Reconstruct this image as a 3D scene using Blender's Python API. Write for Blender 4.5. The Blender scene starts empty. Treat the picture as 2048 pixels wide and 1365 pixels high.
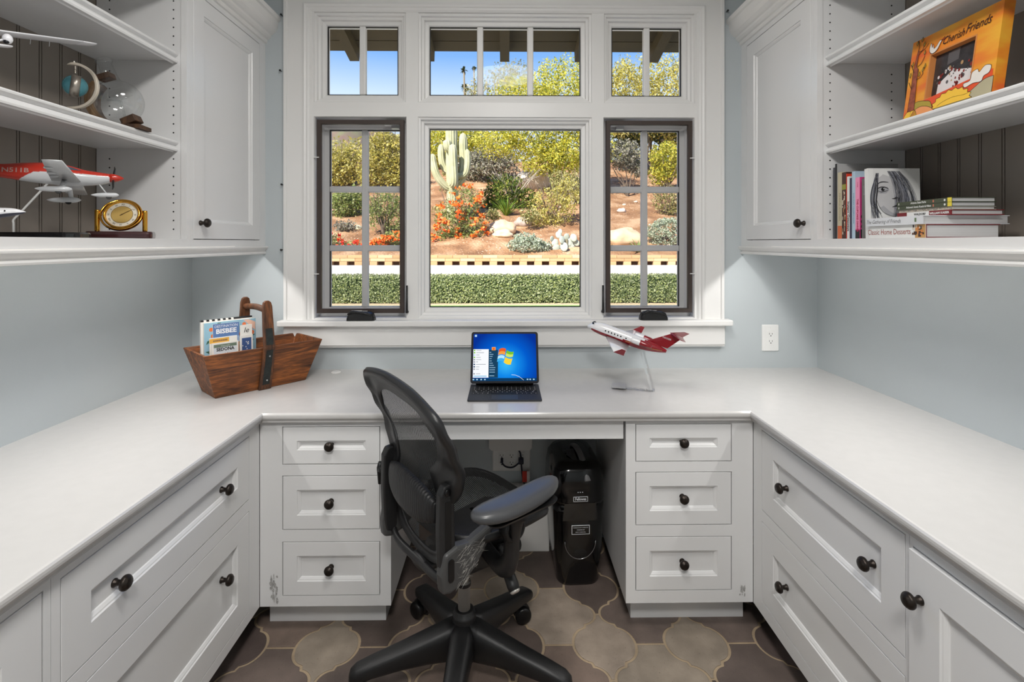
import bpy, bmesh, math, random
from mathutils import Vector, Matrix, Euler, noise
R = math.radians
PI = math.pi
random.seed(7)
C = bpy.context.scene.collection
FPX, HOR, EYE = 1010.0, 485.6, 1.383
YAW = math.atan(13.6 / FPX)

def at(px, py, X=None, Y=None, Z=None):
    """point of the place seen at a pixel of the photograph, on the real plane X, Y or Z = const"""
    a = (px - 1024) / FPX; b = (HOR - py) / FPX
    c, s = math.cos(YAW), math.sin(YAW)
    d = Vector((a * c + s, c - a * s, b))
    k = X / d.x if X is not None else Y / d.y if Y is not None else (Z - EYE) / d.z
    return d * k + Vector((0, 0, EYE))

# ------------------------------------------------------------------ materials
def lin(c):
    return tuple((v / 12.92 if v <= .04045 else ((v + .055) / 1.055) ** 2.4) for v in (x / 255 for x in c)) + (1,)

class NT:
    def __init__(s, name):
        s.m = bpy.data.materials.new(name); s.m.use_nodes = True
        s.n = s.m.node_tree.nodes; s.l = s.m.node_tree.links; s.n.clear()
        s.out = s.n.new('ShaderNodeOutputMaterial')
    def new(s, t, **k):
        o = s.n.new('ShaderNode' + t)
        for a, v in k.items():
            if a in o.inputs.keys(): o.inputs[a].default_value = v
            else: setattr(o, a, v)
        return o
    def link(s, a, b): s.l.new(a, b)
    def coord(s, scale=(1, 1, 1), rot=(0, 0, 0)):
        t = s.new('TexCoord'); m = s.new('Mapping'); m.inputs['Scale'].default_value = scale; m.inputs['Rotation'].default_value = rot
        s.link(t.outputs['Object'], m.inputs['Vector']); return m.outputs['Vector']
    def ramp(s, fac, stops):
        r = s.new('ValToRGB'); e = r.color_ramp.elements
        while len(e) < len(stops): e.new(.5)
        for i, (p, c) in enumerate(stops): e[i].position = p; e[i].color = c if len(c) == 4 else lin(c)
        s.link(fac, r.inputs[0]); return r.outputs[0]

MATS = {}
def mat(name, col, rough=.5, metal=0., var=.05, scale=6., bump=0., bscale=60., coat=0., spec=.5, stretch=(1, 1, 1), col2=None, emit=0.):
    if name in MATS: return MATS[name]
    t = NT(name); b = t.new('BsdfPrincipled'); t.link(b.outputs[0], t.out.inputs[0])
    L = lin(col); v = t.coord(stretch)
    nz = t.new('TexNoise'); nz.inputs['Scale'].default_value = scale; nz.inputs['Detail'].default_value = 5; t.link(v, nz.inputs['Vector'])
    A = tuple(max(0, x * (1 - var)) for x in L[:3]) + (1,); B = lin(col2) if col2 else tuple(min(1, x * (1 + var)) for x in L[:3]) + (1,)
    t.link(t.ramp(nz.outputs['Fac'], [(.3, A), (.7, B)]), b.inputs['Base Color'])
    b.inputs['Roughness'].default_value = rough; b.inputs['Metallic'].default_value = metal
    b.inputs['Coat Weight'].default_value = coat; b.inputs['Coat Roughness'].default_value = .08; b.inputs['Specular IOR Level'].default_value = spec
    if emit: b.inputs['Emission Color'].default_value = L; b.inputs['Emission Strength'].default_value = emit
    if bump:
        n2 = t.new('TexNoise'); n2.inputs['Scale'].default_value = bscale; n2.inputs['Detail'].default_value = 4; t.link(v, n2.inputs['Vector'])
        bp = t.new('Bump'); bp.inputs['Strength'].default_value = bump; bp.inputs['Distance'].default_value = .004
        t.link(n2.outputs['Fac'], bp.inputs['Height']); t.link(bp.outputs[0], b.inputs['Normal'])
    MATS[name] = t.m; return t.m

def glass(name, tint=(1, 1, 1, 1), rough=.0, fac=.07):
    """thin clear pane: see-through with a Fresnel reflection"""
    if name in MATS: return MATS[name]
    t = NT(name); tr = t.new('BsdfTransparent'); tr.inputs[0].default_value = tint
    g = t.new('BsdfGlossy'); g.inputs['Roughness'].default_value = rough
    lw = t.new('LayerWeight'); lw.inputs['Blend'].default_value = .5
    pw = t.new('Math', operation='POWER'); t.link(lw.outputs['Facing'], pw.inputs[0]); pw.inputs[1].default_value = 3.5
    mp = t.new('MapRange'); t.link(pw.outputs[0], mp.inputs[0]); mp.inputs[3].default_value = fac * .4; mp.inputs[4].default_value = .6
    mx = t.new('MixShader'); t.link(mp.outputs[0], mx.inputs[0]); t.link(tr.outputs[0], mx.inputs[1]); t.link(g.outputs[0], mx.inputs[2])
    t.link(mx.outputs[0], t.out.inputs[0]); MATS[name] = t.m; return t.m

def strands(name, col, axis, pitch, duty, rough=.6):
    """woven mesh: dark threads with open gaps between them"""
    if name in MATS: return MATS[name]
    t = NT(name); b = t.new('BsdfPrincipled'); b.inputs['Base Color'].default_value = lin(col); b.inputs['Roughness'].default_value = rough
    tr = t.new('BsdfTransparent'); sp = t.new('SeparateXYZ'); t.link(t.coord(), sp.inputs[0])
    m = t.new('Math', operation='DIVIDE'); t.link(sp.outputs[axis], m.inputs[0]); m.inputs[1].default_value = pitch
    f = t.new('Math', operation='FRACT'); t.link(m.outputs[0], f.inputs[0])
    c = t.new('Math', operation='LESS_THAN'); t.link(f.outputs[0], c.inputs[0]); c.inputs[1].default_value = duty
    mx = t.new('MixShader'); t.link(c.outputs[0], mx.inputs[0]); t.link(tr.outputs[0], mx.inputs[1]); t.link(b.outputs[0], mx.inputs[2])
    t.link(mx.outputs[0], t.out.inputs[0]); MATS[name] = t.m; return t.m

def wood(name, dark, light, rough=.5, axis='X', scale=18., bump=.25):
    if name in MATS: return MATS[name]
    t = NT(name); b = t.new('BsdfPrincipled'); t.link(b.outputs[0], t.out.inputs[0]); b.inputs['Roughness'].default_value = rough
    st = {'X': (.12, 1, 1), 'Y': (1, .12, 1), 'Z': (1, 1, .12)}[axis]
    v = t.coord(st)
    n1 = t.new('TexNoise'); n1.inputs['Scale'].default_value = scale; n1.inputs['Detail'].default_value = 7; n1.inputs['Distortion'].default_value = 1.6; t.link(v, n1.inputs['Vector'])
    n2 = t.new('TexNoise'); n2.inputs['Scale'].default_value = scale * 8; n2.inputs['Detail'].default_value = 3; t.link(v, n2.inputs['Vector'])
    mx = t.new('Mix'); mx.data_type = 'FLOAT'; mx.inputs[0].default_value = .35; t.link(n1.outputs['Fac'], mx.inputs[2]); t.link(n2.outputs['Fac'], mx.inputs[3])
    mid = tuple((a + c) / 2 for a, c in zip(dark, light))
    t.link(t.ramp(mx.outputs[0], [(.32, dark), (.5, mid), (.66, light)]), b.inputs['Base Color'])
    bp = t.new('Bump'); bp.inputs['Strength'].default_value = bump; bp.inputs['Distance'].default_value = .003
    t.link(mx.outputs[0], bp.inputs['Height']); t.link(bp.outputs[0], b.inputs['Normal'])
    MATS[name] = t.m; return t.m

def leafmat(name, cols, rough=.6, trans=.3):
    """foliage: every leaf (mesh island) takes one of the plant's own greens"""
    if name in MATS: return MATS[name]
    t = NT(name); g = t.new('NewGeometry'); n = len(cols)
    r = t.new('ValToRGB'); r.color_ramp.interpolation = 'CONSTANT'; e = r.color_ramp.elements
    while len(e) < n: e.new(.5)
    for i, c in enumerate(cols): e[i].position = i / n; e[i].color = lin(c)
    t.link(g.outputs['Random Per Island'], r.inputs[0])
    d = t.new('BsdfPrincipled'); d.inputs['Roughness'].default_value = rough; d.inputs['Specular IOR Level'].default_value = .2; t.link(r.outputs[0], d.inputs['Base Color'])
    tl = t.new('BsdfTranslucent'); t.link(r.outputs[0], tl.inputs[0])
    mx = t.new('MixShader'); mx.inputs[0].default_value = trans; t.link(d.outputs[0], mx.inputs[1]); t.link(tl.outputs[0], mx.inputs[2])
    t.link(mx.outputs[0], t.out.inputs[0]); MATS[name] = t.m; return t.m

# ------------------------------------------------------------------ mesh building
class MB:
    def __init__(s): s.v = []; s.f = []; s.mi = []; s.sm = []; s.M = Matrix(); s.mat = 0; s.smooth = False
    def at(s, *a, **k): s.M = T(*a, **k); return s
    def add(s, vs, fs):
        b = len(s.v); s.v += [tuple(s.M @ Vector(p)) for p in vs]
        for f in fs: s.f.append([b + i for i in f]); s.mi.append(s.mat); s.sm.append(s.smooth)
        return s
    def box(s, x0, x1, y0, y1, z0, z1):
        return s.add([(x0, y0, z0), (x1, y0, z0), (x1, y1, z0), (x0, y1, z0), (x0, y0, z1), (x1, y0, z1), (x1, y1, z1), (x0, y1, z1)],
              [(0, 3, 2, 1), (4, 5, 6, 7), (0, 1, 5, 4), (1, 2, 6, 5), (2, 3, 7, 6), (3, 0, 4, 7)])
    def rings(s, rs, cap0=True, cap1=True, closed=False):
        n = len(rs[0]); vs = [p for r in rs for p in r]; fs = []; m = len(rs)
        for i in range(m if closed else m - 1):
            a, b = i * n, ((i + 1) % m) * n
            for j in range(n): k = (j + 1) % n; fs.append((a + j, a + k, b + k, b + j))
        if not closed:
            if cap0: fs.append(tuple(range(n - 1, -1, -1)))
            if cap1: fs.append(tuple(range((m - 1) * n, m * n)))
        return s.add(vs, fs)
    def lathe(s, prof, n=20, axis='Z', cap=True):
        rs = []
        for r, h in prof:
            ring = []
            for j in range(n):
                a = 2 * PI * j / n; x, y = r * math.cos(a), r * math.sin(a)
                ring.append({'Z': (x, y, h), 'Y': (x, -h, y), 'X': (h, x, y)}[axis] if axis != 'Y' else (x, h, -y))
            rs.append(ring)
        return s.rings(rs, cap, cap)
    def tube(s, pts, rad, n=8, sx=1., up=None, cap=True, closed=False):
        """round (or, with sx, flattened) tube along a path; rad a number or one per point"""
        pts = [Vector(p) for p in pts]; m = len(pts); rs = []; prev = None
        for i, p in enumerate(pts):
            d = (pts[(i + 1) % m] - pts[i - 1]) if closed else (pts[min(i + 1, m - 1)] - pts[max(i - 1, 0)])
            d.normalize()
            u = Vector(up) if up is not None else (prev if prev is not None else (Vector((0, 0, 1)) if abs(d.z) < .9 else Vector((1, 0, 0))))
            u = u - d * u.dot(d); u.normalize(); prev = u; w = d.cross(u)
            r = rad[i] if isinstance(rad, (list, tuple)) else rad
            a = r if not isinstance(r, (list, tuple)) else r[0]; b = r * sx if not isinstance(r, (list, tuple)) else r[1]
            rs.append([p + w * (a * math.cos(t)) + u * (b * math.sin(t)) for t in (2 * PI * j / n for j in range(n))])
        return s.rings(rs, cap, cap, closed)
    def prism(s, poly, h0, h1, axis='Z'):
        f = {'Z': lambda p, h: (p[0], p[1], h), 'Y': lambda p, h: (p[0], h, p[1]), 'X': lambda p, h: (h, p[0], p[1])}[axis]
        return s.rings([[f(p, h0) for p in poly], [f(p, h1) for p in poly]])
    def ball(s, c, r, n=14, m=9):
        c = Vector(c); r = (r, r, r) if isinstance(r, (int, float)) else r; rs = []
        for i in range(m + 1):
            t = PI * (i / m) ; t = min(max(t, .02), PI - .02)
            rs.append([c + Vector((r[0] * math.sin(t) * math.cos(a), r[1] * math.sin(t) * math.sin(a), -r[2] * math.cos(t))) for a in (2 * PI * j / n for j in range(n))])
        return s.rings(rs)
    def nested(s, u0, u1, v0, v1, prof, cap=True):
        """concentric rectangles in the local XZ plane; prof = (inset, y)"""
        rs = [[(u0 + i, y, v0 + i), (u1 - i, y, v0 + i), (u1 - i, y, v1 - i), (u0 + i, y, v1 - i)] for i, y in prof]
        return s.rings(rs, False, cap)
    def grid(s, fn, nu, nv, closed_u=False):
        vs = [fn(i / nu, j / nv) for j in range(nv + 1) for i in range(nu + (0 if closed_u else 1))]
        w = nu + (0 if closed_u else 1); fs = []
        for j in range(nv):
            for i in range(nu):
                k = (i + 1) % w; fs.append((j * w + i, j * w + k, (j + 1) * w + k, (j + 1) * w + i))
        return s.add(vs, fs)
    def text(s, body, size, M, align='CENTER', shear=0., ext=0., mat=None, sx=1., weight=0.):
        cu = bpy.data.curves.new('t', 'FONT'); cu.body = body; cu.size = size; cu.align_x = align; cu.align_y = 'CENTER'; cu.shear = shear; cu.resolution_u = 2; cu.extrude = ext; cu.offset = weight
        o = bpy.data.objects.new('t', cu); C.objects.link(o); bpy.context.view_layer.update()
        me = o.to_mesh(); vs = [v.co.copy() for v in me.vertices]; fs = [tuple(p.vertices) for p in me.polygons]
        o.to_mesh_clear(); bpy.data.objects.remove(o); bpy.data.curves.remove(cu)
        keep, km = s.M, s.mat; s.M = keep @ M @ Matrix.Diagonal((sx, 1, 1, 1))
        if mat is not None: s.mat = mat
        s.add(vs, fs); s.M, s.mat = keep, km; return s
    def build(s, name, mats, parent=None, bevel=0., seg=2, smooth=None, label=None, sub=0, fix=True):
        me = bpy.data.meshes.new(name); me.from_pydata(s.v, [], s.f)
        for m in (mats if isinstance(mats, (list, tuple)) else [mats]): me.materials.append(m)
        me.polygons.foreach_set('material_index', s.mi); me.polygons.foreach_set('use_smooth', [bool(smooth) if smooth is not None else x for x in s.sm])
        if fix:
            bm = bmesh.new(); bm.from_mesh(me); bmesh.ops.recalc_face_normals(bm, faces=bm.faces); bm.to_mesh(me); bm.free()
        me.update(); o = bpy.data.objects.new(name, me); C.objects.link(o)
        if parent is not None: o.parent = parent
        if label: o['label'] = label
        if sub: md = o.modifiers.new('s', 'SUBSURF'); md.levels = md.render_levels = sub
        if bevel:
            md = o.modifiers.new('b', 'BEVEL'); md.width = bevel; md.segments = seg; md.limit_method = 'ANGLE'; md.angle_limit = R(40); md.harden_normals = False
        return o

def T(x=0, y=0, z=0, rx=0, ry=0, rz=0, s=1):
    return Matrix.Translation((x, y, z)) @ Euler((R(rx), R(ry), R(rz))).to_matrix().to_4x4() @ (Matrix.Diagonal(tuple(s) + (1,)) if isinstance(s, tuple) else Matrix.Scale(s, 4))
def frame(o, x, y, z):
    """matrix from an origin and three axes"""
    m = Matrix((tuple(x) , tuple(y), tuple(z))).transposed().to_4x4(); m.translation = o; return m
def empty(name, M, label=None, cat=None, group=None, kind=None):
    o = bpy.data.objects.new(name, None); C.objects.link(o); o.empty_display_size = .05
    o.matrix_world = M if isinstance(M, Matrix) else Matrix.Translation(M)
    return tag(o, label, cat, group, kind)
def tag(o, label=None, cat=None, group=None, kind=None):
    for k, v in (('label', label), ('category', cat), ('group', group), ('kind', kind)):
        if v: o[k] = v
    return o
def struct(o): o['kind'] = 'structure'; return o
def dup(root, M, label=None, group=None):
    r = root.copy(); C.objects.link(r); r.matrix_world = M
    if label: r['label'] = label
    if group: r['group'] = group
    for ch in list(root.children):
        c = ch.copy(); C.objects.link(c); c.parent = r
        for g in list(ch.children): d = g.copy(); C.objects.link(d); d.parent = c
    return r
def sm(o):
    o.data.polygons.foreach_set('use_smooth', [True] * len(o.data.polygons)); return o
def rrect(w, h, r, n=5, cx=0., cy=0.):
    p = []
    for qx, qy, a in ((1, 1, 0), (-1, 1, 90), (-1, -1, 180), (1, -1, 270)):
        for k in range(n + 1):
            t = R(a + 90 * k / n); p.append((cx + qx * (w / 2 - r) + r * math.cos(t), cy + qy * (h / 2 - r) + r * math.sin(t)))
    return p
def catmull(pts, n=8, closed=False):
    P = [Vector(p) for p in pts]; m = len(P); out = []
    for i in range(m if closed else m - 1):
        g = (lambda k: P[k % m]) if closed else (lambda k: P[min(max(k, 0), m - 1)])
        a, b, c, d = g(i - 1), g(i), g(i + 1), g(i + 2)
        for j in range(n):
            t = j / n; out.append(.5 * ((2 * b) + (c - a) * t + (2 * a - 5 * b + 4 * c - d) * t * t + (3 * b - a - 3 * c + d) * t ** 3))
    if not closed: out.append(P[-1])
    return out
# ------------------------------------------------------------------ room
XL, XR, YB, YR, ZC = -1.453, 1.4715, 2.363, -2.4, 2.75
WALL = mat('wall_paint', (188, 195, 198), .75, var=.02, scale=3, bump=.05, bscale=180)
WHITE = mat('white_paint', (226, 226, 226), .27, var=.012, scale=4)
TRIM = mat('trim_paint', (229, 228, 226), .38, var=.012, scale=4)
CEIL = mat('ceiling_paint', (235, 235, 232), .85, var=.02)
TAUPE = mat('taupe_paint', (134, 125, 116), .45, var=.02)
COUNTER = mat('counter_quartz', (200, 198, 196), .16, var=.015, scale=30)
BRONZE = mat('dark_bronze', (52, 46, 42), .38, .75, var=.25, scale=120)
BLACK = mat('black_plastic', (24, 24, 25), .4, var=.1)
GAP = mat('dark_gap', (38, 38, 38), .9)
struct(MB().box(XL - .15, -.96, YB, YB + .12, 0, ZC).box(.96, XR + .15, YB, YB + .12, 0, ZC).box(-.96, .96, YB, YB + .12, 0, 1.0).box(-.96, .96, YB, YB + .12, 2.5, ZC).build('wall_back', WALL))
struct(MB().box(XL - .12, XL, YR - .12, YB, 0, ZC).build('wall_left', WALL))
struct(MB().box(XR, XR + .12, YR - .12, YB, 0, ZC).build('wall_right', WALL))
struct(MB().box(XL, XR, YR - .12, YR, 0, ZC).build('wall_rear', WALL))
struct(MB().box(XL - .15, XR + .15, YR - .15, YB + .12, ZC, ZC + .1).build('ceiling', CEIL))

# floor: arabesque terracotta tiles, each with its own fired colour, in sandy grout
def floor():
    px, py = .317, .285; ax, ay = .025, 1.734
    q = []
    for k in range(0, 9):
        t = R(180 + 80 * k / 8); q.append((.061 + .0515 * math.cos(t), py / 2 + .0515 * math.sin(t)))
    q += [(.0545, .083)]
    for k in range(0, 10):
        t = R(86 - 86 * k / 9); q.append((.049 + .0585 * math.cos(t) if k else .0575, .076 * math.sin(t)))
    quad = q                                                     # from the top tip to the right end
    A = quad + [(x, -y) for x, y in reversed(quad[:-1])] + [(-x, -y) for x, y in quad] + [(-x, y) for x, y in reversed(quad[:-1])]
    # the in-between tile: flat top and bottom seams, pointed sides
    bq = [(px / 2 - x, py / 2 - y) for x, y in quad]             # right point ... seam end (upper right)
    B = [(x, y) for x, y in bq] + [(-x, y) for x, y in reversed(bq)] + [(-x, -y) for x, y in bq[1:]] + [(x, -y) for x, y in reversed(bq[1:])]
    def inset(poly, d):
        n = len(poly); out = []; a2 = sum(poly[i][0] * poly[(i + 1) % n][1] - poly[(i + 1) % n][0] * poly[i][1] for i in range(n)); sg = 1 if a2 > 0 else -1
        for i in range(n):
            p0, p1, p2 = Vector(poly[i - 1]), Vector(poly[i]), Vector(poly[(i + 1) % n])
            e1 = p1 - p0; e1.normalize(); e2 = p2 - p1; e2.normalize()
            n1, n2 = Vector((-e1.y, e1.x)) * sg, Vector((-e2.y, e2.x)) * sg
            w = (n1 + n2) / max(.5, 1 + n1.dot(n2)); out.append((p1.x + w.x * d, p1.y + w.y * d))
        return out
    def clean(p):
        o = []
        for v in p:
            if not o or (Vector(v) - Vector(o[-1])).length > 1e-5: o.append(v)
        if (Vector(o[0]) - Vector(o[-1])).length < 1e-5: o.pop()
        return o
    A, B = clean(A), clean(B)
    m = MB(); cols = []
    m.box(XL, XR, YR, YB, -.05, -.003); cols += [(.43, .33, .22)] * 6
    pal = [(96, 84, 78), (112, 99, 92), (138, 124, 112), (150, 138, 124), (124, 108, 98), (88, 76, 72), (158, 144, 130), (104, 92, 86)]
    rnd = random.Random(11)
    known = {('A', 2, 0): 3, ('A', 1, 0): 6, ('B', 0, 0): 6, ('A', 0, 0): 0, ('B', 1, 0): 1, ('B', 1, -1): 3, ('B', 2, 0): 1, ('B', 2, -1): 7, ('A', -1, 0): 4, ('A', -2, 0): 3, ('A', -3, 0): 5, ('B', -3, 0): 4, ('B', -2, 0): 0, ('B', -3, -1): 1, ('B', -2, -1): 7, ('B', -1, -1): 4, ('B', 0, -1): 4, ('A', 0, 1): 3, ('A', -1, 1): 5, ('B', -1, 0): 6, ('A', 1, 1): 0}
    for i in range(-6, 6):
        for j in range(-15, 4):
            for kind, P, ox, oy in (('A', A, 0, 0), ('B', B, px / 2, py / 2)):
                cx, cy = ax + i * px + ox, ay + j * py + oy
                c = lin(pal[known.get((kind, i, j), rnd.randrange(8))])[:3]
                if not (XL - .1 < cx < XR + .1 and YR - .1 < cy < YB + .1): continue
                clip = lambda p: (min(max(p[0] + cx, XL), XR), min(max(p[1] + cy, YR), YB))
                o = [clip(p) for p in inset(P, .0045)]; t = [clip(p) for p in inset(P, .0075)]
                k0 = len(m.f)
                m.rings([[(x, y, -.0045) for x, y in o], [(x, y, -.001) for x, y in o], [(x, y, 0) for x, y in t]], False, False)
                n = len(t); m.add([(x, y, 0) for x, y in t] + [(min(max(cx, XL), XR), min(max(cy, YR), YB), 0)], [(a, (a + 1) % n, n) for a in range(n)])
                cols += [c] * (len(m.f) - k0)
    t = NT('floor_tiles'); b = t.new('BsdfPrincipled'); t.link(b.outputs[0], t.out.inputs[0]); b.inputs['Roughness'].default_value = .62
    a = t.new('VertexColor', layer_name='fired'); v = t.coord()
    n1 = t.new('TexNoise'); n1.inputs['Scale'].default_value = 9; n1.inputs['Detail'].default_value = 8; t.link(v, n1.inputs['Vector'])
    n2 = t.new('TexNoise'); n2.inputs['Scale'].default_value = 160; n2.inputs['Detail'].default_value = 3; t.link(v, n2.inputs['Vector'])
    mr = t.new('MapRange'); t.link(n1.outputs['Fac'], mr.inputs[0]); mr.inputs[1].default_value = .3; mr.inputs[2].default_value = .7; mr.inputs[3].default_value = .72; mr.inputs[4].default_value = 1.25
    sp = t.new('MapRange'); t.link(n2.outputs['Fac'], sp.inputs[0]); sp.inputs[1].default_value = .25; sp.inputs[2].default_value = .36; sp.inputs[3].default_value = .55; sp.inputs[4].default_value = 1.
    mu = t.new('Math', operation='MULTIPLY'); t.link(mr.outputs[0], mu.inputs[0]); t.link(sp.outputs[0], mu.inputs[1])
    mx = t.new('VectorMath', operation='SCALE'); t.link(a.outputs['Color'], mx.inputs[0]); t.link(mu.outputs[0], mx.inputs['Scale']); t.link(mx.outputs[0], b.inputs['Base Color'])
    bp = t.new('Bump'); bp.inputs['Strength'].default_value = .25; bp.inputs['Distance'].default_value = .003; t.link(n2.outputs['Fac'], bp.inputs['Height']); t.link(bp.outputs[0], b.inputs['Normal'])
    o = m.build('floor', t.m)
    ca = o.data.color_attributes.new('fired', 'FLOAT_COLOR', 'CORNER'); k = 0; flat = []
    for p, c in zip(o.data.polygons, cols): flat += (list(c) + [1.]) * len(p.vertices)
    ca.data.foreach_set('color', flat); struct(o)
floor()

# ------------------------------------------------------------------ window wall
def cells(m, u0, u1, v0, v1, holes, y0, y1):
    us = sorted({u0, u1, *[h[0] for h in holes], *[h[1] for h in holes]}); vs = sorted({v0, v1, *[h[2] for h in holes], *[h[3] for h in holes]})
    us = [u for u in us if u0 <= u <= u1]; vs = [v for v in vs if v0 <= v <= v1]
    for j in range(len(vs) - 1):
        run = None
        for i in range(len(us)):
            last = i == len(us) - 1
            cu, cv = (0, 0) if last else ((us[i] + us[i + 1]) / 2, (vs[j] + vs[j + 1]) / 2)
            solid = not last and not any(h[0] < cu < h[1] and h[2] < cv < h[3] for h in holes)
            if solid and run is None: run = us[i]
            if not solid and run is not None: m.box(run, us[i], y0, y1, vs[j], vs[j + 1]); run = None
    return m
OPEN = [(-.886, -.461, 2.035, 2.452), (-.404, .404, 2.035, 2.452), (.461, .886, 2.035, 2.452), (-.886, -.458, 1.03, 1.968), (-.405, .405, 1.03, 1.968), (.458, .886, 1.03, 1.968)]
m = MB(); m.nested(-1.02, 1.02, .9, 2.577, [(0, YB), (0, 2.336), (.012, 2.336), (.015, 2.342), (.086, 2.342), (.089, 2.334), (.096, 2.331), (.104, 2.334), (.108, 2.340), (.116, 2.342), (.125, 2.35), (.125, YB)], False)
struct(m.build('trim_1', TRIM, label='white moulded window casing'))
struct(cells(MB(), -.9, .9, 1.02, 2.46, OPEN, 2.35, 2.47).build('trim_2', TRIM, label='white mullions and rail between the windows'))
m = MB().box(-1.036, 1.046, 2.298, 2.352, 1.0, 1.027); struct(m.build('trim_3', TRIM, bevel=.006, seg=3, label='white window sill'))
struct(MB().box(-1.016, 1.02, 2.328, YB, .909, 1.0).build('trim_4', TRIM, bevel=.002, label='white apron below the sill'))
PANE = glass('pane_glass', fac=.018); SEAL = mat('black_seal', (20, 20, 20), .6)
BROWN = mat('bronze_screen_frame', (62, 51, 46), .5, .1, var=.05)
SASHGREY = mat('sash_paint', (214, 213, 212), .45, var=.01)
def screen_mat():
    t = NT('insect_screen'); d = t.new('BsdfDiffuse'); d.inputs[0].default_value = lin((70, 70, 72)); tr = t.new('BsdfTransparent')
    mx = t.new('MixShader'); mx.inputs[0].default_value = .17; t.link(tr.outputs[0], mx.inputs[1]); t.link(d.outputs[0], mx.inputs[2]); t.link(mx.outputs[0], t.out.inputs[0]); return t.m
SCREEN = screen_mat()
def window(n, op, ncol, label, casement=False, side=1):
    u0, u1, v0, v1 = op
    m = MB()
    if casement: pr = [(0, 2.352), (.004, 2.358), (.004, 2.405), (.02, 2.41), (.024, 2.424), (.043, 2.428), (.046, 2.436), (.046, 2.46)]
    else: pr = [(0, 2.352), (.003, 2.357), (.011, 2.359), (.014, 2.372), (.024, 2.375), (.027, 2.39), (.042, 2.393), (.047, 2.402), (.047, 2.43)]
    m.nested(u0, u1, v0, v1, pr, False)
    o = struct(m.build(f'window_{n}', SASHGREY if casement else TRIM, label=label))
    ins = pr[-1][0]; g0, g1, h0, h1 = u0 + ins, u1 - ins, v0 + ins - (0 if not casement else .003), v1 - ins; yg = 2.444 if casement else 2.412
    s = MB(); s.nested(g0 - .001, g1 + .001, h0 - .001, h1 + .001, [(0, yg - .012), (.0035, yg - .012), (.0035, yg)], False); s.build('glazing_seal', SEAL, o)
    w = .029; mm = MB()
    for i in range(1, ncol): c = g0 + (g1 - g0) * i / ncol; mm.box(c - w / 2, c + w / 2, yg - .02, yg + .012, h0, h1)
    if casement:
        for i in (1, 2): c = h0 + (h1 - h0) * i / 3; mm.box(g0, g1, yg - .018, yg + .011, c - w / 2, c + w / 2)
    if ncol > 1: mm.build('muntins', SASHGREY if casement else TRIM, o, bevel=.005)
    p = MB(); p.add([(g0, yg, h0), (g1, yg, h0), (g1, yg, h1), (g0, yg, h1)], [(0, 1, 2, 3)]); p.build('pane', PANE, o)
    if casement:
        a0, a1, b0, b1 = (u0 + .013, u1 - .011, v0 + .026, v1 - .015)
        f = MB(); f.nested(a0, a1, b0, b1, [(0, 2.366), (0, 2.350), (.0015, 2.348), (.0185, 2.348), (.02, 2.350), (.02, 2.366)], False); fr = f.build('screen_frame', BROWN, o, label='dark brown screen frame')
        f = MB(); f.add([(a0 + .015, 2.36, b0 + .015), (a1 - .015, 2.36, b0 + .015), (a1 - .015, 2.36, b1 - .015), (a0 + .015, 2.36, b1 - .015)], [(0, 1, 2, 3)]); f.build('insect_screen', SCREEN, fr)
        for z in (b0 + .18, b0 + .72):
            c = a0 if side < 0 else a1
            MB().box(c - .012, c + .012, 2.345, 2.349, z, z + .004).build('screen_clip', TRIM, fr)
        # crank operator on the stool below, folded handle on top
        cx = (u0 + u1) / 2 + .012; k = MB().at(cx, 2.325, 1.027)
        k.rings([[(x * s, y, z) for x, y in rrect(.128, .05, .012, 4)] for s, z in ((1, 0), (.98, .012), (.84, .032), (.62, .038))])
        k.M = Matrix(); k.smooth = True; k.tube(catmull([(cx - .052, 2.31, 1.055), (cx - .03, 2.30, 1.068), (cx + .02, 2.298, 1.062), (cx + .05, 2.305, 1.05)], 5), [.010] * 6 + [.008] * 6 + [.007] * 4, 8, .7)
        k.build('crank_operator', BLACK, o, label='black folding crank operator')
        t = MB(); t.box(cx - .05, cx - .002, 2.3465, 2.3475, b0 + .003, b0 + .013); t.box(cx, cx + .022, 2.3465, 2.3475, b0 + .004, b0 + .011); t.build('warning_label', mat('label_white', (215, 215, 212), .6), fr)
        lx = (u1 + .004) if side < 0 else (u0 - .004)
        l = MB(); l.smooth = True; l.tube([(lx, 2.352, 1.062), (lx, 2.338, 1.062), (lx, 2.336, 1.075), (lx, 2.338, 1.185)], [.007, .007, .0055, .0045], 8); l.build('lock_lever', BLACK, o, label='slim black lock lever')
        hx = u1 - .075 if side < 0 else u0 + .075
        h = MB(); h.box(hx - .035, hx + .035, 2.372, 2.40, v1 - .034, v1 - .018); h.box(hx - .005, hx + .03, 2.39, 2.42, v1 - .045, v1 - .034); h.build('stay_arm', mat('stay_zinc', (190, 190, 192), .4, .3), o)
    return o
window(1, OPEN[0], 2, 'white two pane transom window, left of the three'); window(2, OPEN[1], 3, 'white three pane transom window over the picture window'); window(3, OPEN[2], 2, 'white two pane transom window, right of the three')
window(4, OPEN[3], 2, 'six pane casement window behind a brown framed screen, left of the picture window', True, -1)
window(5, OPEN[4], 1, 'large undivided picture window in the middle')
window(6, OPEN[5], 2, 'six pane casement window behind a brown framed screen, right of the picture window', True, 1)

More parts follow.
